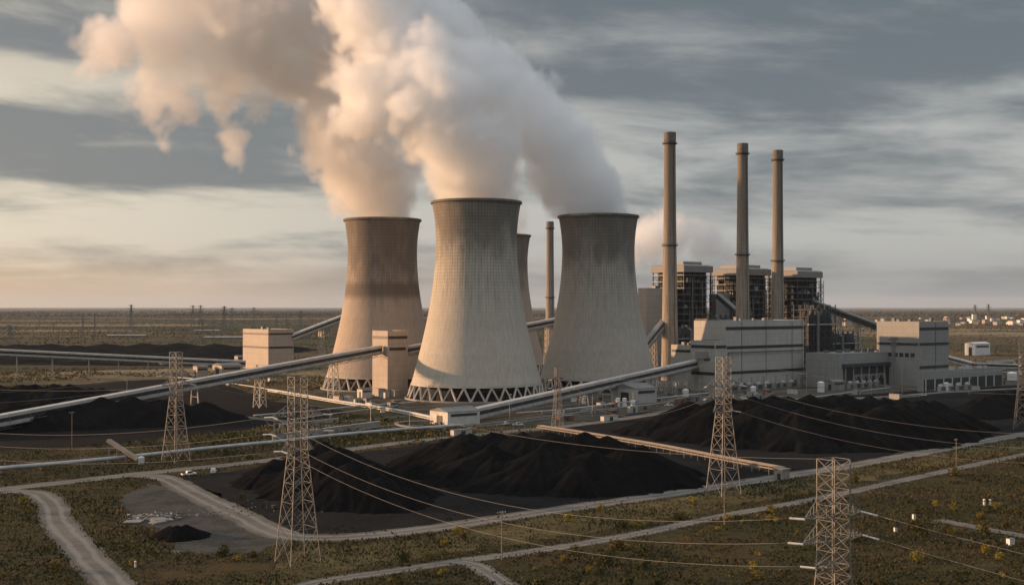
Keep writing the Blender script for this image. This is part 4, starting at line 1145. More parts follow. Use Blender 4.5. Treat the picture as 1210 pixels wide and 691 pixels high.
for args in ((105,2300,50,'portal','wide portal pylon standing alone on the plain above the level conveyor'),
             (155,3300,68,'mast','single slender distant pylon between the wide portal and the paired ones'),
             (228,3000,66,'mast','first of the paired distant pylons from the wide portal pylon'),(237,3050,66,'mast','second of the paired distant pylons from the wide portal pylon'),
             (265,2900,64,'mast','third distant pylon of the paired ones, nearer the silo building'),(274,2960,60,'mast','fourth distant pylon of the paired ones, nearest the silo building'),
             (300,3600,60,'mast','small distant pylon directly above the tan silo building'),(12,1900,34,'mast','lowest distant pylon, at the frame edge above the far coal stock'),
             (355,3200,52,'mast','distant pylon between the silo building and the brownest cooling tower'),(246,2300,40,'portal','narrow portal pylon below the paired distant pylons'),
             (333,2500,44,'portal','portal pylon on the plain right behind the silo building roof'),
             (985,3300,40,'mast','distant pylon just beyond the farthest boiler house'),(1152,5200,70,'mast','distant mast above the white town buildings'),(1168,4700,72,'mast','taller distant mast above the town, farther along')):
    far_pylon(*args)

# ---------------------------------------------------------------- utility poles and lamp posts
def pole(px, base, top, label, double=False):
    b_ = G(px, base); H = CH-(top-HOR)*b_.y/FPX
    r = thing('utility_pole', b_, label, 'utility pole', 'wooden utility poles', R(random.uniform(20,50)))
    MB().tube([(0,0,-.2),(0,0,H)], [.19,.13], 8).build('pole_shaft', M['wood'], r)
    m = MB().bar((-1.3,.15,H-.5),(1.3,.15,H-.5),.14); m.bar((-.8,.15,H-.55),(0,.12,H-1.3),.07).bar((.8,.15,H-.55),(0,.12,H-1.3),.07); m.build('cross_arm', M['wood'], r)
    for x in (-1.15,-.45,.45,1.15): MB().lathe([(.03,H-.42),(.09,H-.36),(.05,H-.30),(.09,H-.24),(.03,H-.16)], 8, (x,.15), True).build('insulator', M['insulator'], r)
    return r
pole(593, 661, 603, 'wooden utility pole alone by the lower gravel track, tallest in view')
pole(1130, 553, 518, 'wooden utility pole between the loop road and lower track, beneath the long heap')
pole(856, 620, 571, 'wooden utility pole right in front of the turbine hall pylon')
pole(85, 531, 486, 'wooden utility pole before the conveyor coal heap')
M['lamp'] = plain('lamp_housing', (0.5,0.5,0.48), 0.4, var=0.1)
def lamp_post(px, base, H, label):
    b_ = G(px, base); r = thing('lamp_post', b_, label, 'lamp post', 'lamp posts in the works yard', R(random.uniform(0,360)))
    MB().tube([(0,0,0),(0,0,H-.6),(.3,0,H-.1),(1.4,0,H)], [.16,.11,.10,.08], 6).build('pole_shaft', M['galv'], r)
    MB().box((1.2,-.22,H-.08),(2.2,.22,H+.12)).build('lamp_head', M['lamp'], r)
for px, b_, H, l in ((602,501,16,'lamp post in front of the nearest cooling tower legs'),(324,516,11,'lamp post beside the grey retaining wall'),(484,512,11,'lamp post by the looped pipes'),
        (438,500,12,'lamp post below the transfer tower bank'),(700,492,12,'lamp post next to the shorter conveyor'),(712,482,12,'lamp post in front of the long pale shed'),(748,484,10,'lamp post by the shed corner nearest the heap'),
        (782,474,12,'lamp post beside the conveyor lattice support'),(826,470,12,'lamp post at the annex yard'),(905,470,12,'lamp post before the transformer row'),(953,468,14,'lamp post at the turbine hall end'),(1030,466,14,'lamp post before the switch house'),
        (1066,470,22,'tall lamp mast beside the slim pale pylon'),(1145,466,12,'lamp post by the equipment bay pillars'),(150,474,14,'lamp post behind the conveyor coal heap'),(40,470,13,'lamp post at the far coal edge under the level conveyor')):
    lamp_post(px, b_, H, l)

# ---------------------------------------------------------------- pipelines and pipe racks
def pipeline(label, px, z, r_, mat, every=9.0, name='pipeline', pipes=1, gap=1.0, beam=False, cat='pipeline'):
    c = spline([G(*p) for p in px], 5.0); base = c[0].copy()
    c = [p-base for p in c]
    r = thing(name, base, label, cat, 'pipelines of the works')
    for k in range(pipes):
        pts = []
        for i, p in enumerate(c):
            dr = (c[min(i+1,len(c)-1)]-c[max(i-1,0)]).normalized(); nn = Vector((-dr.y,dr.x,0))
            pts.append(p+nn*((k-(pipes-1)/2)*gap)+Vector((0,0,z)))
        MB().tube(pts, r_, 8).build('pipe', mat, r, smooth=True)
    s = 0; nxt = 2.0; n = 0
    for i in range(1, len(c)):
        s += (c[i]-c[i-1]).length
        if s >= nxt and n < 60:
            nxt = s+every; n += 1
            dr = (c[i]-c[i-1]).normalized(); nn = Vector((-dr.y,dr.x,0)); w_ = (pipes-1)*gap/2+.5
            m = MB()
            m.bar(c[i]+nn*w_, c[i]+nn*w_+Vector((0,0,z-r_)), .32).bar(c[i]-nn*w_, c[i]-nn*w_+Vector((0,0,z-r_)), .32).bar(c[i]+nn*(w_+.2)+Vector((0,0,z-r_-.13)), c[i]-nn*(w_+.2)+Vector((0,0,z-r_-.13)), .26)
            m.build('support', M['concrete'], r)
    if beam:
        m = MB()
        for sg in (-1,1):
            for i in range(1,len(c)):
                dr = (c[i]-c[i-1]).normalized(); nn = Vector((-dr.y,dr.x,0)); w_ = (pipes-1)*gap/2+.75
                m.bar(c[i-1]+nn*w_*sg+Vector((0,0,z-r_-.5)), c[i]+nn*w_*sg+Vector((0,0,z-r_-.5)), .18, .5)
        m.build('side_beam', mat, r)
    return r
M['pipe_grey'] = plain('pipe_grey', (0.40,0.40,0.39), 0.5, 0.2, var=0.25, scale=0.3)
M['pipe_tan'] = plain('pipe_tan', (0.23,0.195,0.16), 0.6, var=0.25, scale=0.4)
pipeline('long grey pipeline beside the haul road, on concrete supports', [(-70,567),(0,560),(80,553),(160,545),(250,535),(330,527),(400,519),(480,512),(548,507)], 2.2, 0.85, M['pipe_grey'], 11)
pipeline('orange-lit double pipe rack between the broad and the long coal heap', [(638,510),(700,520),(780,534),(860,550),(924,562)], 3.2, 0.28, M['pipe_tan'], 9, 'pipe_rack', 3, 1.3, True, 'pipe rack')
r = thing('valve_house', G(925,566), 'small block at the near end of the orange-lit pipe rack', 'valve house', None, TH)
MB().box((-2,-1.5,0),(2,2.5,3.6)).build('wall', M['concrete'], r); MB().box((-2.4,-1.9,3.61),(2.4,2.9,4.0)).build('roof', M['roof'], r); MB().box((-2.12,-.5,.1),(-2.01,.9,2.3)).build('door', M['band'], r)
pipeline('pale pipe rack along the foot of the green bank by the transfer tower', [(318,463),(360,470),(400,477),(440,483),(480,490),(512,497)], 1.9, 0.5, M['pale'], 7, 'pipe_rack', 2, 1.4, True, 'pipe rack')
pipeline('looped pipes in front of the feeder house', [(512,502),(486,502),(468,504),(476,508),(500,510),(524,510)], 2.0, 0.42, M['pipe_tan'], 8, pipes=2, gap=1.1)
pipeline('thin pipeline from feeder house along the front of the cooling towers', [(545,508),(620,499),(700,489),(760,482),(800,477)], 1.8, 0.4, M['pipe_tan'], 10)
pipeline('pipe run along the yard under the shorter conveyor', [(610,492),(680,486),(760,476),(840,467)], 2.0, 0.35, M['pipe_grey'], 10, pipes=2, gap=0.9)
pipeline('greenish thin pipeline crossing before the switch house', [(905,479),(960,472),(1010,465),(1052,460)], 1.4, 0.5, plain('pipe_green',(0.27,0.36,0.35),0.5), 12)
pipeline('pair of pipes at the far corner under the white store', [(1110,446),(1150,445),(1190,444),(1240,443)], 3.0, 0.7, M['pipe_grey'], 12, pipes=2, gap=1.8)
pipeline('short pale pipe run above the grey retaining wall', [(345,505),(390,498),(450,490),(470,487)], 4.2, 0.3, M['pipe_grey'], 12)
pipeline('low pipe run across the dark yard between the conveyor and bank', [(300,494),(360,489),(430,482),(490,478)], 1.6, 0.35, M['pipe_grey'], 9, pipes=2, gap=1.0)
pipeline('thin pipe along the far edge of the conveyor coal heap', [(190,446),(250,452),(310,461),(330,466)], 1.6, 0.35, M['pale'], 9)
pipeline('short tan pipe run between looped pipes and the grey pipeline', [(420,512),(460,506),(500,506)], 1.4, 0.35, M['pipe_tan'], 8)
for n_, (pa_, pb_, l_) in enumerate((((12,555),(150,541),'wire fence along the verge left of the loading ramp'),((200,538),(322,525),'wire fence between the grey pipeline and the conveyor heap'),((520,516),(640,505),'wire fence along the haul road by the feeder house'))):
    f0, f1 = G(*pa_), G(*pb_); r = thing('wire_fence', f0, l_, 'fence', 'wire fences of the yard'); v_ = f1-f0; n = int(v_.length/4)
    m = MB()
    for i in range(n+1): p = v_*(i/n); m.bar(p, p+Vector((0,0,2.2)), .12)
    for z_ in (.5,1.1,1.7,2.15): m.bar(Vector((0,0,z_)), v_+Vector((0,0,z_)), .045)
    m.build('fence_panel', M['galv'], r)
for pa_, pb_, l_ in (((330,505),(400,497),'low concrete wall beside the yard road, nearest the conveyor heap'),((640,489),(720,480),'low concrete wall in front of the tanks below the shorter conveyor'),((1000,474),(1090,468),'low concrete wall behind the long coal heap')):
    f0, f1 = G(*pa_), G(*pb_); r = thing('low_wall', f0, l_, 'wall', 'low concrete walls of the yard')
    MB().bar(Vector((0,0,.75)), f1-f0+Vector((0,0,.75)), .4, 1.5).build('wall_panel', M['concrete'], r); MB().bar(Vector((0,0,1.6)), f1-f0+Vector((0,0,1.6)), .6, .18).build('coping', M['pale'], r)
r = thing('retaining_wall', G(322,522), 'grey retaining wall behind the grey pipeline and complete near pylon', 'wall')
a, b_ = Vector((0,0,0)), G(448,505)-G(322,522)
MB().bar(a+Vector((0,0,1.6)), b_+Vector((0,0,1.6)), .6, 3.2).build('wall_panel', M['concrete'], r)
MB().bar(a+Vector((0,0,3.35)), b_+Vector((0,0,3.35)), .9, .28).build('coping', M['pale'], r)
# little loading ramp at the left
ra, rb_ = G(128,546), G(164,548)
q0 = P(128,520,ra.y); q1 = P(164,543,rb_.y)
r = thing('loading_ramp', ra, 'short sunlit sloping conveyor on posts beside the long grey pipeline', 'conveyor')
l0, l1 = q0-ra, q1-ra
MB().bar(l0, l1, 2.2, 1.2).build('belt_casing', M['pipe_tan'], r)
for t_ in (0.03,.3,.6):
    p = l0.lerp(l1,t_)
    MB().bar((p.x,p.y-.9,0),(p.x,p.y-.9,p.z-.6),.35).bar((p.x,p.y+.9,0),(p.x,p.y+.9,p.z-.6),.35).bar((p.x,p.y-.9,p.z*.5),(p.x,p.y+.9,p.z*.5),.2).build('support', M['pipe_tan'], r)
MB().lathe([(.01,0),(1.3,0),(1.3,2.6),(.4,3.2)],12,(l1.x+1,l1.y),True).build('drum', M['pale'], r)

# ---------------------------------------------------------------- transformers, tanks, gantries
def transformer(loc, rz, label, s=1.0, first=[None]):
    if first[0] is None:
        r = thing('transformer', loc, label, 'transformer', 'transformers in a row before the works', rz)
        MB().box((-2.6,-1.5,.4),(2.6,1.5,4.2)).box((-2.9,-1.7,0),(2.9,1.7,.39)).build('tank', M['pipe_grey'], r)
        for sg in (-1,1):
            m = MB()
            for k in range(7): m.box((-2.4+k*.72,1.52*sg if sg>0 else -2.5,.8),(-2.2+k*.72,2.5 if sg>0 else -1.52,3.8))
            m.build('radiator', M['steel'], r)
        for x in (-1.6,0,1.6): MB().lathe([(.28,4.2),(.18,4.5),(.3,4.7),(.16,4.95),(.26,5.2),(.12,5.5),(.2,5.8),(.06,6.3)],8,(x,0),True).build('bushing', M['insulator'], r)
        MB().tube([(-2.2,0.9,5.0),(2.2,0.9,5.0)],.45,8).build('conservator', M['white'], r)
        first[0] = r; return r
    return dup(first[0], loc, rz, label)
hc_ = G(857, 461)
bases = [(hc_+U*q-V*9) for q in (-2,8,18,28,38,48,58,68)]
words = ('first','second','third','fourth','fifth','sixth','seventh','eighth')
for k, p in enumerate(bases): transformer((p.x,p.y,0), TH, f'{words[k]} transformer from the annex along the foot of the turbine hall')
mc_ = G(992, 459)
for k in range(5):
    p = mc_+U*(6+k*8.5)-V*6; transformer((p.x,p.y,0), TH, f'{words[k]} transformer from the turbine hall end, in front of the switch house bay')
ec_ = G(1090, 463)
for k in range(4):
    p = ec_+U*(12+k*12)-V*8; transformer((p.x,p.y,0), TH, f'{words[k]} transformer in front of the long equipment bay, counting from the banded hall')
def gantry(c0, dirv, L, H, label, n=3):
    r = thing('gantry', c0, label, 'gantry', 'switchyard gantries', math.atan2(dirv.y,dirv.x))
    for k in range(n+1):
        m = MB(); x = k*L/n
        for sx in (-1,1):
            for sy in (-1,1): m.bar((x+.9*sx,.9*sy,0),(x+.25*sx,.25*sy,H),.2)
        for j in range(6):
            z0, z1 = j*H/6,(j+1)*H/6; w0, w1 = .9-.65*j/6, .9-.65*(j+1)/6
            m.bar((x-w0,-w0,z0),(x+w1,-w1,z1),.12).bar((x-w0,w0,z0),(x-w1,-w1,z1),.12)
        m.build('post', M['galv'], r)
    m = MB()
    for sy in (-1,1): m.bar((0,.4*sy,H),(L,.4*sy,H),.18).bar((0,.4*sy,H+.9),(L,.4*sy,H+.9),.18)
    q = int(L/1.8)
    for j in range(q): m.bar((j*L/q,-.4,H+(.9 if j%2 else 0)),((j+1)*L/q,-.4,H+(0 if j%2 else .9)),.1)
    m.build('beam', M['galv'], r)
    for k in range(n*2):
        x = (k+.5)*L/(n*2); MB().lathe([(.05,H-2.4),(.2,H-2.3),(.1,H-2),(.2,H-1.7),(.1,H-1.4),(.2,H-1.1),(.06,H-.1)],6,(x,0),True).build('insulator', M['insulator'], r)
g0 = hc_-V*17-U*4
gantry(Vector((g0.x,g0.y,0)), U, 84, 10.5, 'long switchyard gantry in front of the turbine hall transformers', 6)
g1 = mc_-V*12+U*2
gantry(Vector((g1.x,g1.y,0)), U, 40, 10, 'shorter switchyard gantry before the switch house', 4)
g2 = G(772,470); gantry(Vector((g2.x,g2.y,0)), U, 34, 10, 'small gantry beside the conveyor lattice support', 3)
def tank(px, base, rad, H, label, mat=None, first=[None]):
    b_ = G(px, base); r = thing('storage_tank', b_, label, 'tank', 'small tanks of the works')
    MB().lathe([(rad,0),(rad,H)],20).lathe([(rad+.08,H-.3),(rad+.08,H+.02),(rad*.5,H+rad*.28),(.02,H+rad*.36)],20).build('tank_shell', mat or M['white'], r, smooth=False)
    MB().bar((rad+.15,-.2,0),(rad+.15,-.2,H),.08).bar((rad+.15,.2,0),(rad+.15,.2,H),.08).build('ladder', M['steel'], r)
    MB().lathe([(rad+.04,H*.5),(rad+.12,H*.5+.1),(rad+.04,H*.5+.25)],20).build('hoop', M['steel'], r)
for px, b_, rd, H, l in ((678,474,2.0,6,'small white tank left of the group beneath the shorter conveyor'),(690,477,1.5,5,'slim white tank beside the shorter pylon'),(730,480,1.4,5,'slim pale tank at the long shed front'),(738,480,1.4,5,'second slim pale tank along the long shed front'),
        (748,481,1.6,4,'squat pale tank at the corner of the long shed'),(810,469,2.2,5,'pale tank at the foot of the lowest annex'),(970,463,2.6,7,'round-topped white tank at the end of the transformer row'),(1118,462,2.0,6,'white tank in front of the equipment bay'),
        (452,487,1.6,3,'squat sunlit tank below the transfer tower'),(1196,449,4,6,'broad pale tank at the far corner by the frame edge'),(890,467,2.0,6,'white tank among the turbine hall transformers')):
    tank(px, b_, rd, H, l)

# ---------------------------------------------------------------- vehicles
M['tyre'] = plain('tyre', (0.02,0.02,0.02), 0.9, var=0.2); M['yellow'] = plain('yellow_paint', (0.55,0.36,0.05), 0.5, var=0.2)
def pickup(px, base, rz, label, group='white pickup trucks'):
    r = thing('pickup_truck', G(px, base), label, 'pickup truck', group, rz)
    MB().prism([(-2.7,-.95),(2.7,-.95),(2.7,.95),(-2.7,.95)],.55,1.15).poly([(-.9,-.9,1.15),(1.5,-.9,1.15),(1.5,.9,1.15),(-.9,.9,1.15),(-.7,-.78,1.9),(.8,-.78,1.9),(.8,.78,1.9),(-.7,.78,1.9)],[(4,5,6,7),(0,1,5,4),(1,2,6,5),(2,3,7,6),(3,0,4,7)]).build('body', M['white'], r)
    MB().box((-2.6,-.82,1.151),(-1.0,.82,1.17)).build('load_bed', M['tyre'], r)
    MB().poly([(1.52,-.72,1.2),(1.52,.72,1.2),(.86,.64,1.84),(.86,-.64,1.84)],[(0,1,2,3)]).build('windscreen', M['glass'], r)
    for sg in (-1,1):
        MB().poly([(-.75,.92*sg,1.2),(1.3,.92*sg,1.2),(.75,.81*sg,1.84),(-.62,.81*sg,1.84)],[(0,1,2,3)]).build('side_window', M['glass'], r)
        for x in (-1.7,1.75): MB().tube([(x,(.98)*sg,.4),(x,.72*sg,.4)],.4,12).build('wheel', M['tyre'], r)
        MB().box((2.705,(.6*sg)-.2,.8),(2.74,(.6*sg)+.2,1.0)).build('headlight', M['insulator'], r)
pickup(223, 562, R(35), 'white pickup truck at the junction of haul road and loop road')
pickup(252, 559, R(100), 'white pickup truck parked in the coal yard near the furrowed heap')
pickup(612, 503, R(10), 'white pickup truck behind the broad lumpy coal heap, by the lamp post')
pickup(597, 502, R(60), 'white pickup truck turned across the yard road behind the broad heap')
pickup(790, 480, R(20), 'white pickup truck near the annex yard gantry')
pickup(1090, 468, R(15), 'white pickup truck by the equipment bay road')
# clutter of the yard: cabins, skids, containers
def cabin(px, base, rz, s, mat, label, name='equipment_cabin', cat='cabin', group='small equipment cabins in the works yard'):
    r = thing(name, G(px, base), label, cat, group, rz); L, Wd, Hh = s
    MB().box((-L/2,-Wd/2,.25),(L/2,Wd/2,Hh)).build('cabin_body', mat, r)
    MB().box((-L/2-.15,-Wd/2-.15,Hh+.01),(L/2+.15,Wd/2+.15,Hh+.22)).build('lid', M['roof'], r)
    MB().box((-L/2+.2,-Wd/2+.1,0),(L/2-.2,Wd/2-.1,.24)).build('skid', M['steel'], r)
    MB().box((-L*.1,-Wd/2-.06,.3),(L*.14,-Wd/2-.012,Hh*.8)).build('door', M['band'], r)
rc = random.Random(8)
zones = ((655,850,463,490,20,'small equipment cabin or skid in the yard below the shorter conveyor'),(370,500,470,486,8,'small cabin on the ground by the transfer tower bank'),(870,1060,464,474,12,'small cabin along the road before the turbine and switch houses'),(1090,1205,440,462,10,'small cabin among the pipes at the far corner of the works'),(190,330,440,456,7,'small cabin near the sunlit cabins of the silo building'))
for x0,x1,y0,y1,n,l in zones:
    for _ in range(n):
        cabin(rc.uniform(x0,x1), rc.uniform(y0,y1), TH+rc.choice((0,math.pi/2)), (rc.uniform(3,8),rc.uniform(2.2,4),rc.uniform(2.2,4)), rc.choice((M['pale'],M['clad'],M['clad_grey'],M['pipe_grey'],M['rust'],M['steel'],M['clad_tan'])), l, group=l+'s' if False else 'cabins: '+l[6:])
for px, b_, l in ((668,497,'rusty container beside the shorter pylon'),(720,497,'pale container along the yard road behind the pipe rack'),(760,484,'tan container nearest the long heap by the lamp post'),(545,514,'grey container between grey pipeline and feeder house')):
    cabin(px, b_, TH+.1, (12,2.6,2.8), {'r':M['rust'],'p':M['pale'],'t':M['pipe_tan'],'g':M['pipe_grey']}[l[0]], l, 'shipping_container', 'container', 'shipping containers')
# markers in the grass
def marker(px, base, w_, h, label, kind='post'):
    r = thing('marker_post' if kind == 'post' else 'cabinet', G(px, base), label, 'marker' if kind == 'post' else 'cabinet', None, R(25))
    if kind == 'post':
        MB().lathe([(w_/2,0),(w_/2,h*.86),(w_/2*1.15,h*.87),(w_/2*1.15,h*.93),(w_*.3,h),(.01,h)],12).build('post_body', M['white'], r)
        MB().lathe([(w_/2+.01,h*.62),(w_/2+.02,h*.63),(w_/2+.02,h*.72),(w_/2+.01,h*.73)],12).build('band', M['rust'], r)
    else:
        MB().box((-w_/2,-w_*.35,0),(w_/2,w_*.35,h)).build('cabinet_body', M['white'], r); MB().box((-w_/2-.06,-w_*.35-.06,h+.002),(w_/2+.06,w_*.35+.06,h+.1)).build('lid', M['steel'], r); MB().box((-w_*.4,-w_*.35-.03,.15),(w_*.4,-w_*.35-.004,h-.12)).build('door', M['pale'], r)
marker(1163, 597, .75, 2.1, 'thicker white marker post of the pair in the scrub'); marker(1170, 597, .7, 2.0, 'second white marker post of the pair, farther from the nearest pylon')
marker(1080, 614, .9, 1.7, 'white cabinet in the scrub behind the nearest pylon', 'cab'); marker(1194, 644, 1.8, 1.8, 'broad white cabinet in the grass at the end of the short track', 'cab'); marker(160, 670, .5, 1.6, 'lone white marker post in the grass beside the curved track')
marker(1058, 628, .8, 1.2, 'small pale cabinet half hidden in scrub near the nearest pylon', 'cab')

# ---------------------------------------------------------------- town on the plain
M['tile'] = plain('tile_roof', (0.28,0.13,0.085), 0.85, var=0.3, scale=0.2)
rr = random.Random(5); spots = []
for i in range(34):
    px = rr.uniform(1118,1216) if i < 26 else rr.uniform(1000,1118); Y = rr.uniform(3900,6200); spots.append((px,Y))
def house(px, Y, w_, dd, h, roof, i):
    r = thing('town_building', ((px-CX)*Y/FPX, Y, 0), 'small pale building of the distant town, white against the plain', 'building', 'small buildings of the distant town', R(rr.uniform(10,70)))
    MB().box((-w_/2,-dd/2,0),(w_/2,dd/2,h)).build('wall', M['white'] if i % 3 else M['clad_tan'], r)
    MB().poly([(-w_/2-.5,-dd/2-.5,h+.02),(w_/2+.5,-dd/2-.5,h+.02),(w_/2+.5,dd/2+.5,h+.02),(-w_/2-.5,dd/2+.5,h+.02),(-w_/2-.5,0,h+roof),(w_/2+.5,0,h+roof)],[(3,2,1,0),(0,1,5,4),(2,3,4,5),(0,4,3),(1,2,5)]).build('roof', M['tile'] if i % 2 else M['roof'], r)
for i, (px, Y) in enumerate(spots): house(px, Y, rr.uniform(16,40), rr.uniform(12,18), rr.uniform(7,14), rr.uniform(2,4), i)
r = thing('town_tower', P(1151,372,4800)*1, 'tallest white block of the distant town', 'building'); r.location.z = 0
MB().box((-7,-7,0),(7,7,32)).build('wall', M['white'], r); MB().box((-7.5,-7.5,32.02),(7.5,7.5,34)).build('roof', M['roof'], r)
r = thing('town_tower', P(1167,372,5000)*1, 'second white block of the distant town, beside the tallest', 'building'); r.location.z = 0
MB().box((-7,-7,0),(7,7,24)).build('wall', M['white'], r); MB().box((-7.5,-7.5,24.02),(7.5,7.5,26)).build('roof', M['roof'], r)
for px, Y, w_, l in ((270,2350,90,'long pale farm hall on the plain below the paired distant pylons'),(150,2500,75,'very long low pale hall on the plain beneath the slender distant pylon'),(245,3000,60,'small pale hall farther out behind the paired distant pylons')):
    r = thing('far_hall', ((px-CX)*Y/FPX, Y, 0), l, 'hall', None, R(5))
    MB().box((-w_/2,-9,0),(w_/2,9,4.5)).build('wall', M['pipe_tan'], r); MB().poly([(-w_/2-1,-10,4.52),(w_/2+1,-10,4.52),(w_/2+1,10,4.52),(-w_/2-1,10,4.52),(-w_/2-1,0,6.5),(w_/2+1,0,6.5)],[(3,2,1,0),(0,1,5,4),(2,3,4,5),(0,4,3),(1,2,5)]).build('roof', M['concrete'], r)
# ---------------------------------------------------------------- vegetation
def leaf_mat(name, cols, sc=0.05):
    """colour differs from tuft to tuft and drifts over the ground in patches"""
    m, t, b = new_mat(name)
    g = t.n('ShaderNodeNewGeometry'); p = g.outputs['Position']; rnd = g.outputs['Random Per Island']
    cr = t.n('ShaderNodeValToRGB'); e = cr.color_ramp.elements
    e[0].position = 0; e[0].color = (*cols[0],1); e[1].position = 1; e[1].color = (*cols[-1],1)
    for i, c in enumerate(cols[1:-1]): x = e.new((i+1)/(len(cols)-1)); x.color = (*c,1)
    n = t.noise(p, sc, 5, 0.6)
    f = t.m('ADD', t.m('MULTIPLY', t.ramp(n, 0.36, 0.64), 0.76), t.m('MULTIPLY', rnd, 0.24))
    t.put(cr.inputs[0], f); t.put(b.inputs['Base Color'], cr.outputs[0]); b.inputs['Roughness'].default_value = 0.8
    b.inputs['Specular IOR Level'].default_value = 0.15
    return m
M['grass'] = leaf_mat('dry_grass', [(0.020,0.023,0.008),(0.038,0.037,0.012),(0.066,0.050,0.018),(0.032,0.030,0.011),(0.130,0.090,0.030)], 0.03)
M['scrub'] = leaf_mat('scrub_leaves', [(0.026,0.031,0.009),(0.055,0.058,0.015),(0.085,0.062,0.019),(0.17,0.125,0.028)], 0.06)
M['yellow_leaf'] = leaf_mat('autumn_leaves', [(0.10,0.095,0.018),(0.21,0.165,0.028),(0.30,0.20,0.028),(0.16,0.14,0.026)], 0.4)
M['bark'] = plain('bark', (0.06,0.045,0.035), 0.9)
def tri_cloud(P0, size, up=0.6, flat=0.0):
    """one triangle per point, random facing"""
    n = len(P0)
    a = rng.normal(size=(n,3)); b_ = rng.normal(size=(n,3)); b_[:,2] += up*2
    a[:,2] *= (1-flat)
    a /= np.linalg.norm(a,axis=1)[:,None]; b_ /= np.linalg.norm(b_,axis=1)[:,None]
    s = size[:,None] if hasattr(size,'__len__') else size
    v = np.stack([P0-a*s*.5, P0+a*s*.5, P0+b_*s], 1).reshape(-1,3)
    return v, np.arange(n*3).reshape(-1,3)
def scatter(n, y0, y1, power=1.0, half=0.56):
    y = y0+(y1-y0)*rng.random(n)**power
    x = (rng.random(n)*2-1)*(y*half+25)
    return x, y
# short grass
x, y = scatter(330000, 150, 620, 1.5)
ok = clear_ground(x, y, -0.6)
dens = 0.55*fbm(x/9, y/9, 4, 71)+0.45*fbm(x/30, y/30, 3, 72)
ok &= dens > 0.36
x, y, dens = x[ok], y[ok], dens[ok]
s = (0.22+0.36*rng.random(len(x)))*(0.1+1.9*dens)*(0.75+y/700)
v, f = tri_cloud(np.stack([x, y, s*0.15], 1), s, 0.8)
o = link(np_mesh('grass', v, f, M['grass'], 3)); tag(o, kind='stuff'); o['label'] = 'dry olive and tan grass covering the ground between the tracks'
VERGE = YARD_ALL['verge']
# knee-high scrub in drifts
x, y = scatter(9000, 150, 560, 1.3)
ok = clear_ground(x, y, 1.2)
dn = fbm(x/26, y/26, 4, 55)
ok &= ((dn > 0.59) | ((x > 0) & (y < 330) & (dn > 0.53))) & ~in_poly(x, y, VERGE)
x, y, dn = x[ok], y[ok], dn[ok]
nl = 44
rad = (0.35+1.3*rng.random(len(x))**2.2)*np.clip((dn-.42)*6, .5, 1.3)
c = np.repeat(np.stack([x, y, np.zeros(len(x))], 1), nl, 0); rr_ = np.repeat(rad, nl)
dv = rng.normal(size=(len(c),3)); dv /= np.linalg.norm(dv,axis=1)[:,None]; dv[:,2] = np.abs(dv[:,2])*0.95
pp = c+dv*(rr_*(0.45+0.6*rng.random(len(c))))[:,None]
v, f = tri_cloud(pp, 0.20+0.22*rng.random(len(c)), 0.3)
o = link(np_mesh('scrub', v, f, M['scrub'], 3)); tag(o, kind='stuff'); o['label'] = 'low brown and green scrub in drifts over the grass'
# far grass and bushes towards the works
x, y = scatter(26000, 560, 1250, 1.0)
ok = clear_ground(x, y, 1.5) & (fbm(x/60, y/60, 4, 12) > 0.46)
wy = np.array([(p.x,p.y) for p in (G(a,b_) for a,b_ in ((325,474),(395,455),(500,441),(760,437),(1000,441),(1260,433),(1290,500),(1000,549),(880,556),(640,500),(520,503),(400,486)))])
ok &= ~in_poly(x, y, wy)
x, y = x[ok], y[ok]
s = 1.0+1.6*rng.random(len(x))
c = np.repeat(np.stack([x, y, s*.3], 1), 5, 0); c += rng.normal(size=c.shape)*np.array([1.2,1.2,.35])
v, f = tri_cloud(c, 0.9+0.9*rng.random(len(c)), .4)
o = link(np_mesh('far_scrub', v, f, M['scrub'], 3)); tag(o, kind='stuff'); o['label'] = 'scrub on the rough ground farther out towards the works'
# woods and hedges on the plain: leaf clumps in long uneven belts
pts = []; szs = []
rg = random.Random(3)
for i in range(420):
    Y0 = 1350*math.exp(rg.random()*2.1); X0 = rg.uniform(-.55,.55)*Y0
    if abs(X0) < 0.02: continue
    L = rg.uniform(80,520)*(Y0/2500)**.6; W_ = rg.uniform(5,40)*(Y0/2500)**.6; an = rg.gauss(0,.22)
    nn_ = int(90+L*W_/70)
    for _ in range(min(nn_, 520)):
        u, v_ = rg.uniform(-L,L), rg.gauss(0,W_*.4)
        h = rg.uniform(1.5,6)
        pts.append((X0+u*math.cos(an)-v_*math.sin(an), Y0+u*math.sin(an)+v_*math.cos(an), h*rg.random())); szs.append(rg.uniform(1.6,3.8)*(Y0/2500)**.5)
pa = np.array(pts); sa = np.array(szs)
okk = ~((np.abs(pa[:,0]-20) < 420) & (pa[:,1] < 1400)) & ~((pa[:,0] < -300) & (pa[:,1] < 1880) & (pa[:,0] > -1200))
v, f = tri_cloud(pa[okk], sa[okk], .3)
M['woods'] = leaf_mat('far_woods_leaves', [(0.050,0.050,0.028),(0.064,0.056,0.031),(0.09,0.066,0.036),(0.064,0.053,0.031)], 0.004)
o = link(np_mesh('far_woods', v, f, M['woods'], 3)); tag(o, kind='stuff'); o['label'] = 'far woods and hedges on the plain'
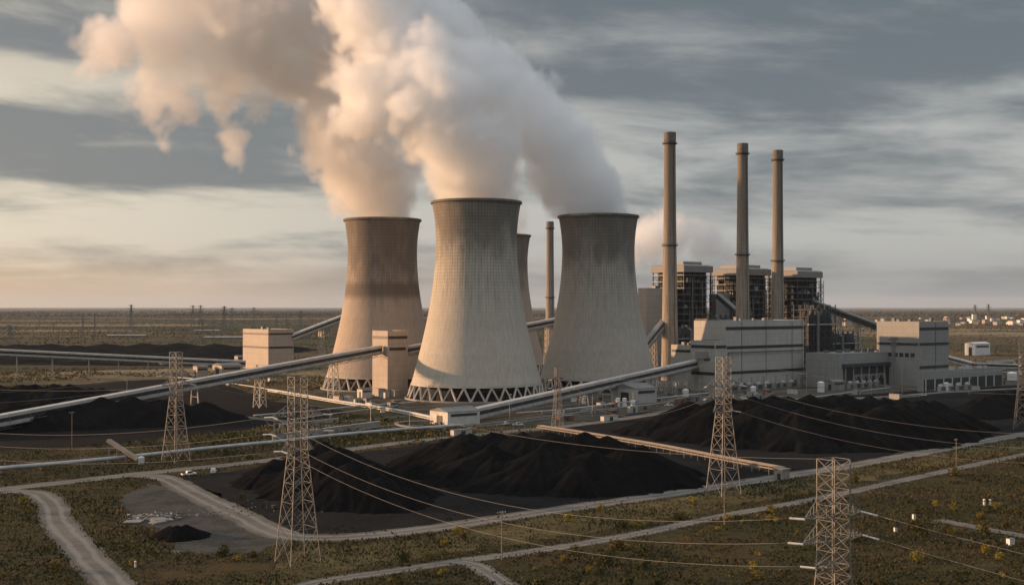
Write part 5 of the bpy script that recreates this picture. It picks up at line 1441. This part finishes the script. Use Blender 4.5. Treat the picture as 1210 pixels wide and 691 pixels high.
# dark forest edge under the horizon
n = 60000
yy = 7500+9000*rng.random(n)**1.3; xx = (rng.random(n)*2-1)*yy*.5
kk = fbm(xx/1500, yy/420, 3, 5) > .5
yy, xx = yy[kk], xx[kk]
v, f = tri_cloud(np.stack([xx, yy, rng.random(len(xx))*8], 1), 5+9*rng.random(len(xx)), .3)
o = link(np_mesh('far_woods', v, f, leaf_mat('forest_leaves', [(0.018,0.022,0.014),(0.03,0.032,0.018),(0.04,0.034,0.018)], 0.001), 3)); tag(o, kind='stuff'); o['label'] = 'dark forest far out under the horizon'
# single bushes, gold and green
def bush_mesh(r_, h, seed, mat, n=360):
    g = np.random.default_rng(seed)
    lob = g.normal(size=(7,3))*np.array([r_*.45,r_*.45,h*.22])+np.array([0,0,h*.5])
    lr = g.uniform(.35,.62,7)*r_
    k = g.integers(0,7,n); dv = g.normal(size=(n,3)); dv /= np.linalg.norm(dv,axis=1)[:,None]
    p = lob[k]+dv*(lr[k]*(.5+.6*g.random(n)))[:,None]; p[:,2] = np.abs(p[:,2])
    v, f = tri_cloud(p, r_*.22*(.6+g.random(n)), .3)
    return np_mesh('foliage', v, f, mat, 3)
BM = [(bush_mesh(1.3,2.2,i,M['yellow_leaf']), MB().tube([(0,0,-.1),(.05,.03,1.0)],[.09,.05],6).mesh('stem',M['bark'])) for i in range(4)] + \
     [(bush_mesh(1.5,1.9,10+i,M['scrub']), MB().tube([(0,0,-.1),(-.04,.05,.9)],[.10,.05],6).mesh('stem',M['bark'])) for i in range(3)]
def bush(x_, y_, k, s, label, group):
    r = thing('bush', (x_, y_, 0), label, 'bush', group, random.uniform(0,6))
    r.scale = (s, s, s*random.uniform(.85,1.2))
    for n_, me in zip(('foliage','stem'), BM[k]):
        o = bpy.data.objects.new(n_, me); COL.objects.link(o); o.parent = r
for px, py, k, s, l in ((541,630,0,1.1,'golden bush on the verge between loop road and lower track'),(524,645,1,1.0,'yellow-green bush nearest the branch track'),(708,603,2,1.1,'golden bush at the edge of the loop road before the broad heap'),
        (1010,570,4,1.5,'dark round bush just behind the nearest pylon top'),(1128,562,4,1.7,'dark bush at the foot of the utility pole below the long heap'),(911,606,0,1.3,'bright yellow bush on the grass left of the nearest pylon'),(932,591,5,1.2,'dark bush at the lower track beside the nearest pylon'),
        (1086,632,6,1.9,'large dark bush behind the small pale cabinet'),(1128,603,1,1.2,'golden bush between marker posts and nearest pylon'),(1082,662,3,1.2,'golden bush under the higher departing cable'),(155,668,1,.8,'small yellow bush beside the lone marker post'),(285,590,5,1.0,'low dark bush at the clearing edge')):
    p = G(px, py); bush(p.x, p.y, k, s, l, None)
x, y = scatter(2600, 185, 400, 1.0, 0.46)
dn = fbm(x/22, y/22, 3, 91)
ok = clear_ground(x, y, 2.2) & ((dn > 0.55) | ((x > 5) & (y < 320) & (dn > 0.45)) | (rng.random(len(x)) < .06)); x, y = x[ok][:282], y[ok][:282]
for i in range(len(x)):
    if i % 5 < 2: bush(x[i], y[i], i % 4, random.uniform(.35,1.25), 'yellowing bush scattered in the rough grass of the foreground', 'yellowing bushes in the rough grass')
    else: bush(x[i], y[i], 4+i % 3, random.uniform(.4,1.4), 'dull green bush scattered in the rough grass of the foreground', 'dull green bushes in the rough grass')
# rubble, spilt coal and stones
M['rubble'] = plain('broken_concrete', (0.22,0.21,0.19), 0.9, var=0.3, scale=1.0)
def rubble(cx_, cy_, n, spread, label, smin=.25, smax=.8, mat=None):
    m = MB(); rg_ = random.Random(int(cx_*10+cy_))
    for _ in range(n):
        x_, y_ = rg_.gauss(0,spread), rg_.gauss(0,spread*.8); s_ = rg_.uniform(smin,smax)
        q = [Vector((rg_.uniform(-1,1),rg_.uniform(-1,1),rg_.uniform(-.5,.6)))*s_ for _ in range(8)]
        bm = bmesh.new()
        for v_ in q: bm.verts.new(v_)
        bmesh.ops.convex_hull(bm, input=bm.verts[:])
        bm.verts.index_update()
        m.poly([v_.co+Vector((x_,y_,s_*.25)) for v_ in bm.verts], [[v_.index for v_ in fc.verts] for fc in bm.faces]); bm.free()
    o = m.build('rubble', mat or M['rubble'], None, loc=(cx_,cy_,.03)); tag(o, label, 'rubble', None, 'stuff')
p = G(185,612); rubble(p.x,p.y,120,4.2,'pale broken slabs in the clearing',.25,1.1)
p = G(258,606); rubble(p.x,p.y,50,3.5,'loose stones in the clearing',.15,.45)
p = G(212,653); rubble(p.x,p.y,40,2.0,'pale stones by the clearing edge',.15,.5)
p = G(300,600); rubble(p.x,p.y,40,9,'lumps along the edge of the coal yard',.15,.5)
m = MB(); bs = G(176,616)
for i in range(5):
    x_, y_ = random.uniform(-5,5), random.uniform(-3,3); an = random.uniform(0,3); w_, d_ = random.uniform(2,4), random.uniform(1.5,2.5)
    r = thing('concrete_slab', (bs.x+x_, bs.y+y_, .06+.05*i), 'flat broken concrete slab lying in the grey clearing', 'slab', 'concrete slabs in the clearing', an)
    MB().prism([(-w_,-d_),(w_*.8,-d_*1.1),(w_,d_*.7),(w_*.2,d_),(-w_*.9,d_*.8)],0,.3).build('slab_body', M['rubble'], r)

p = G(165,441); rubble(p.x,p.y,110,16,'pale heaped spoil at the edge of the conveyor coal heap',.5,2.0)
p = G(205,441); rubble(p.x,p.y,60,9,'pale spoil near the sunlit cabins',.5,1.6)
for k,(a_,b_) in enumerate(((560,610),(700,592),(840,572),(420,628),(300,603),(480,535))):
    p = G(a_,b_); rubble(p.x,p.y,60,7,'spilt coal lumps along the edge of the coal yard',.12,.45,M['coal'])
# ---------------------------------------------------------------- haze over the plain
m = bpy.data.materials.new('haze_air'); m.use_nodes = True; m.node_tree.nodes.clear()
t = NT(m.node_tree); o_ = t.n('ShaderNodeOutputMaterial'); pv = t.n('ShaderNodeVolumePrincipled')
pv.inputs['Color'].default_value = (0.72, 0.84, 1.0, 1); pv.inputs['Density'].default_value = 0.000013; pv.inputs['Anisotropy'].default_value = 0.0
m.node_tree.links.new(pv.outputs[0], o_.inputs['Volume'])
o = MB().box((-4.2e4,-1.05e4,-1.0),(4.2e4,6.1e4,470.0)).build('haze', m); o['kind'] = 'stuff'
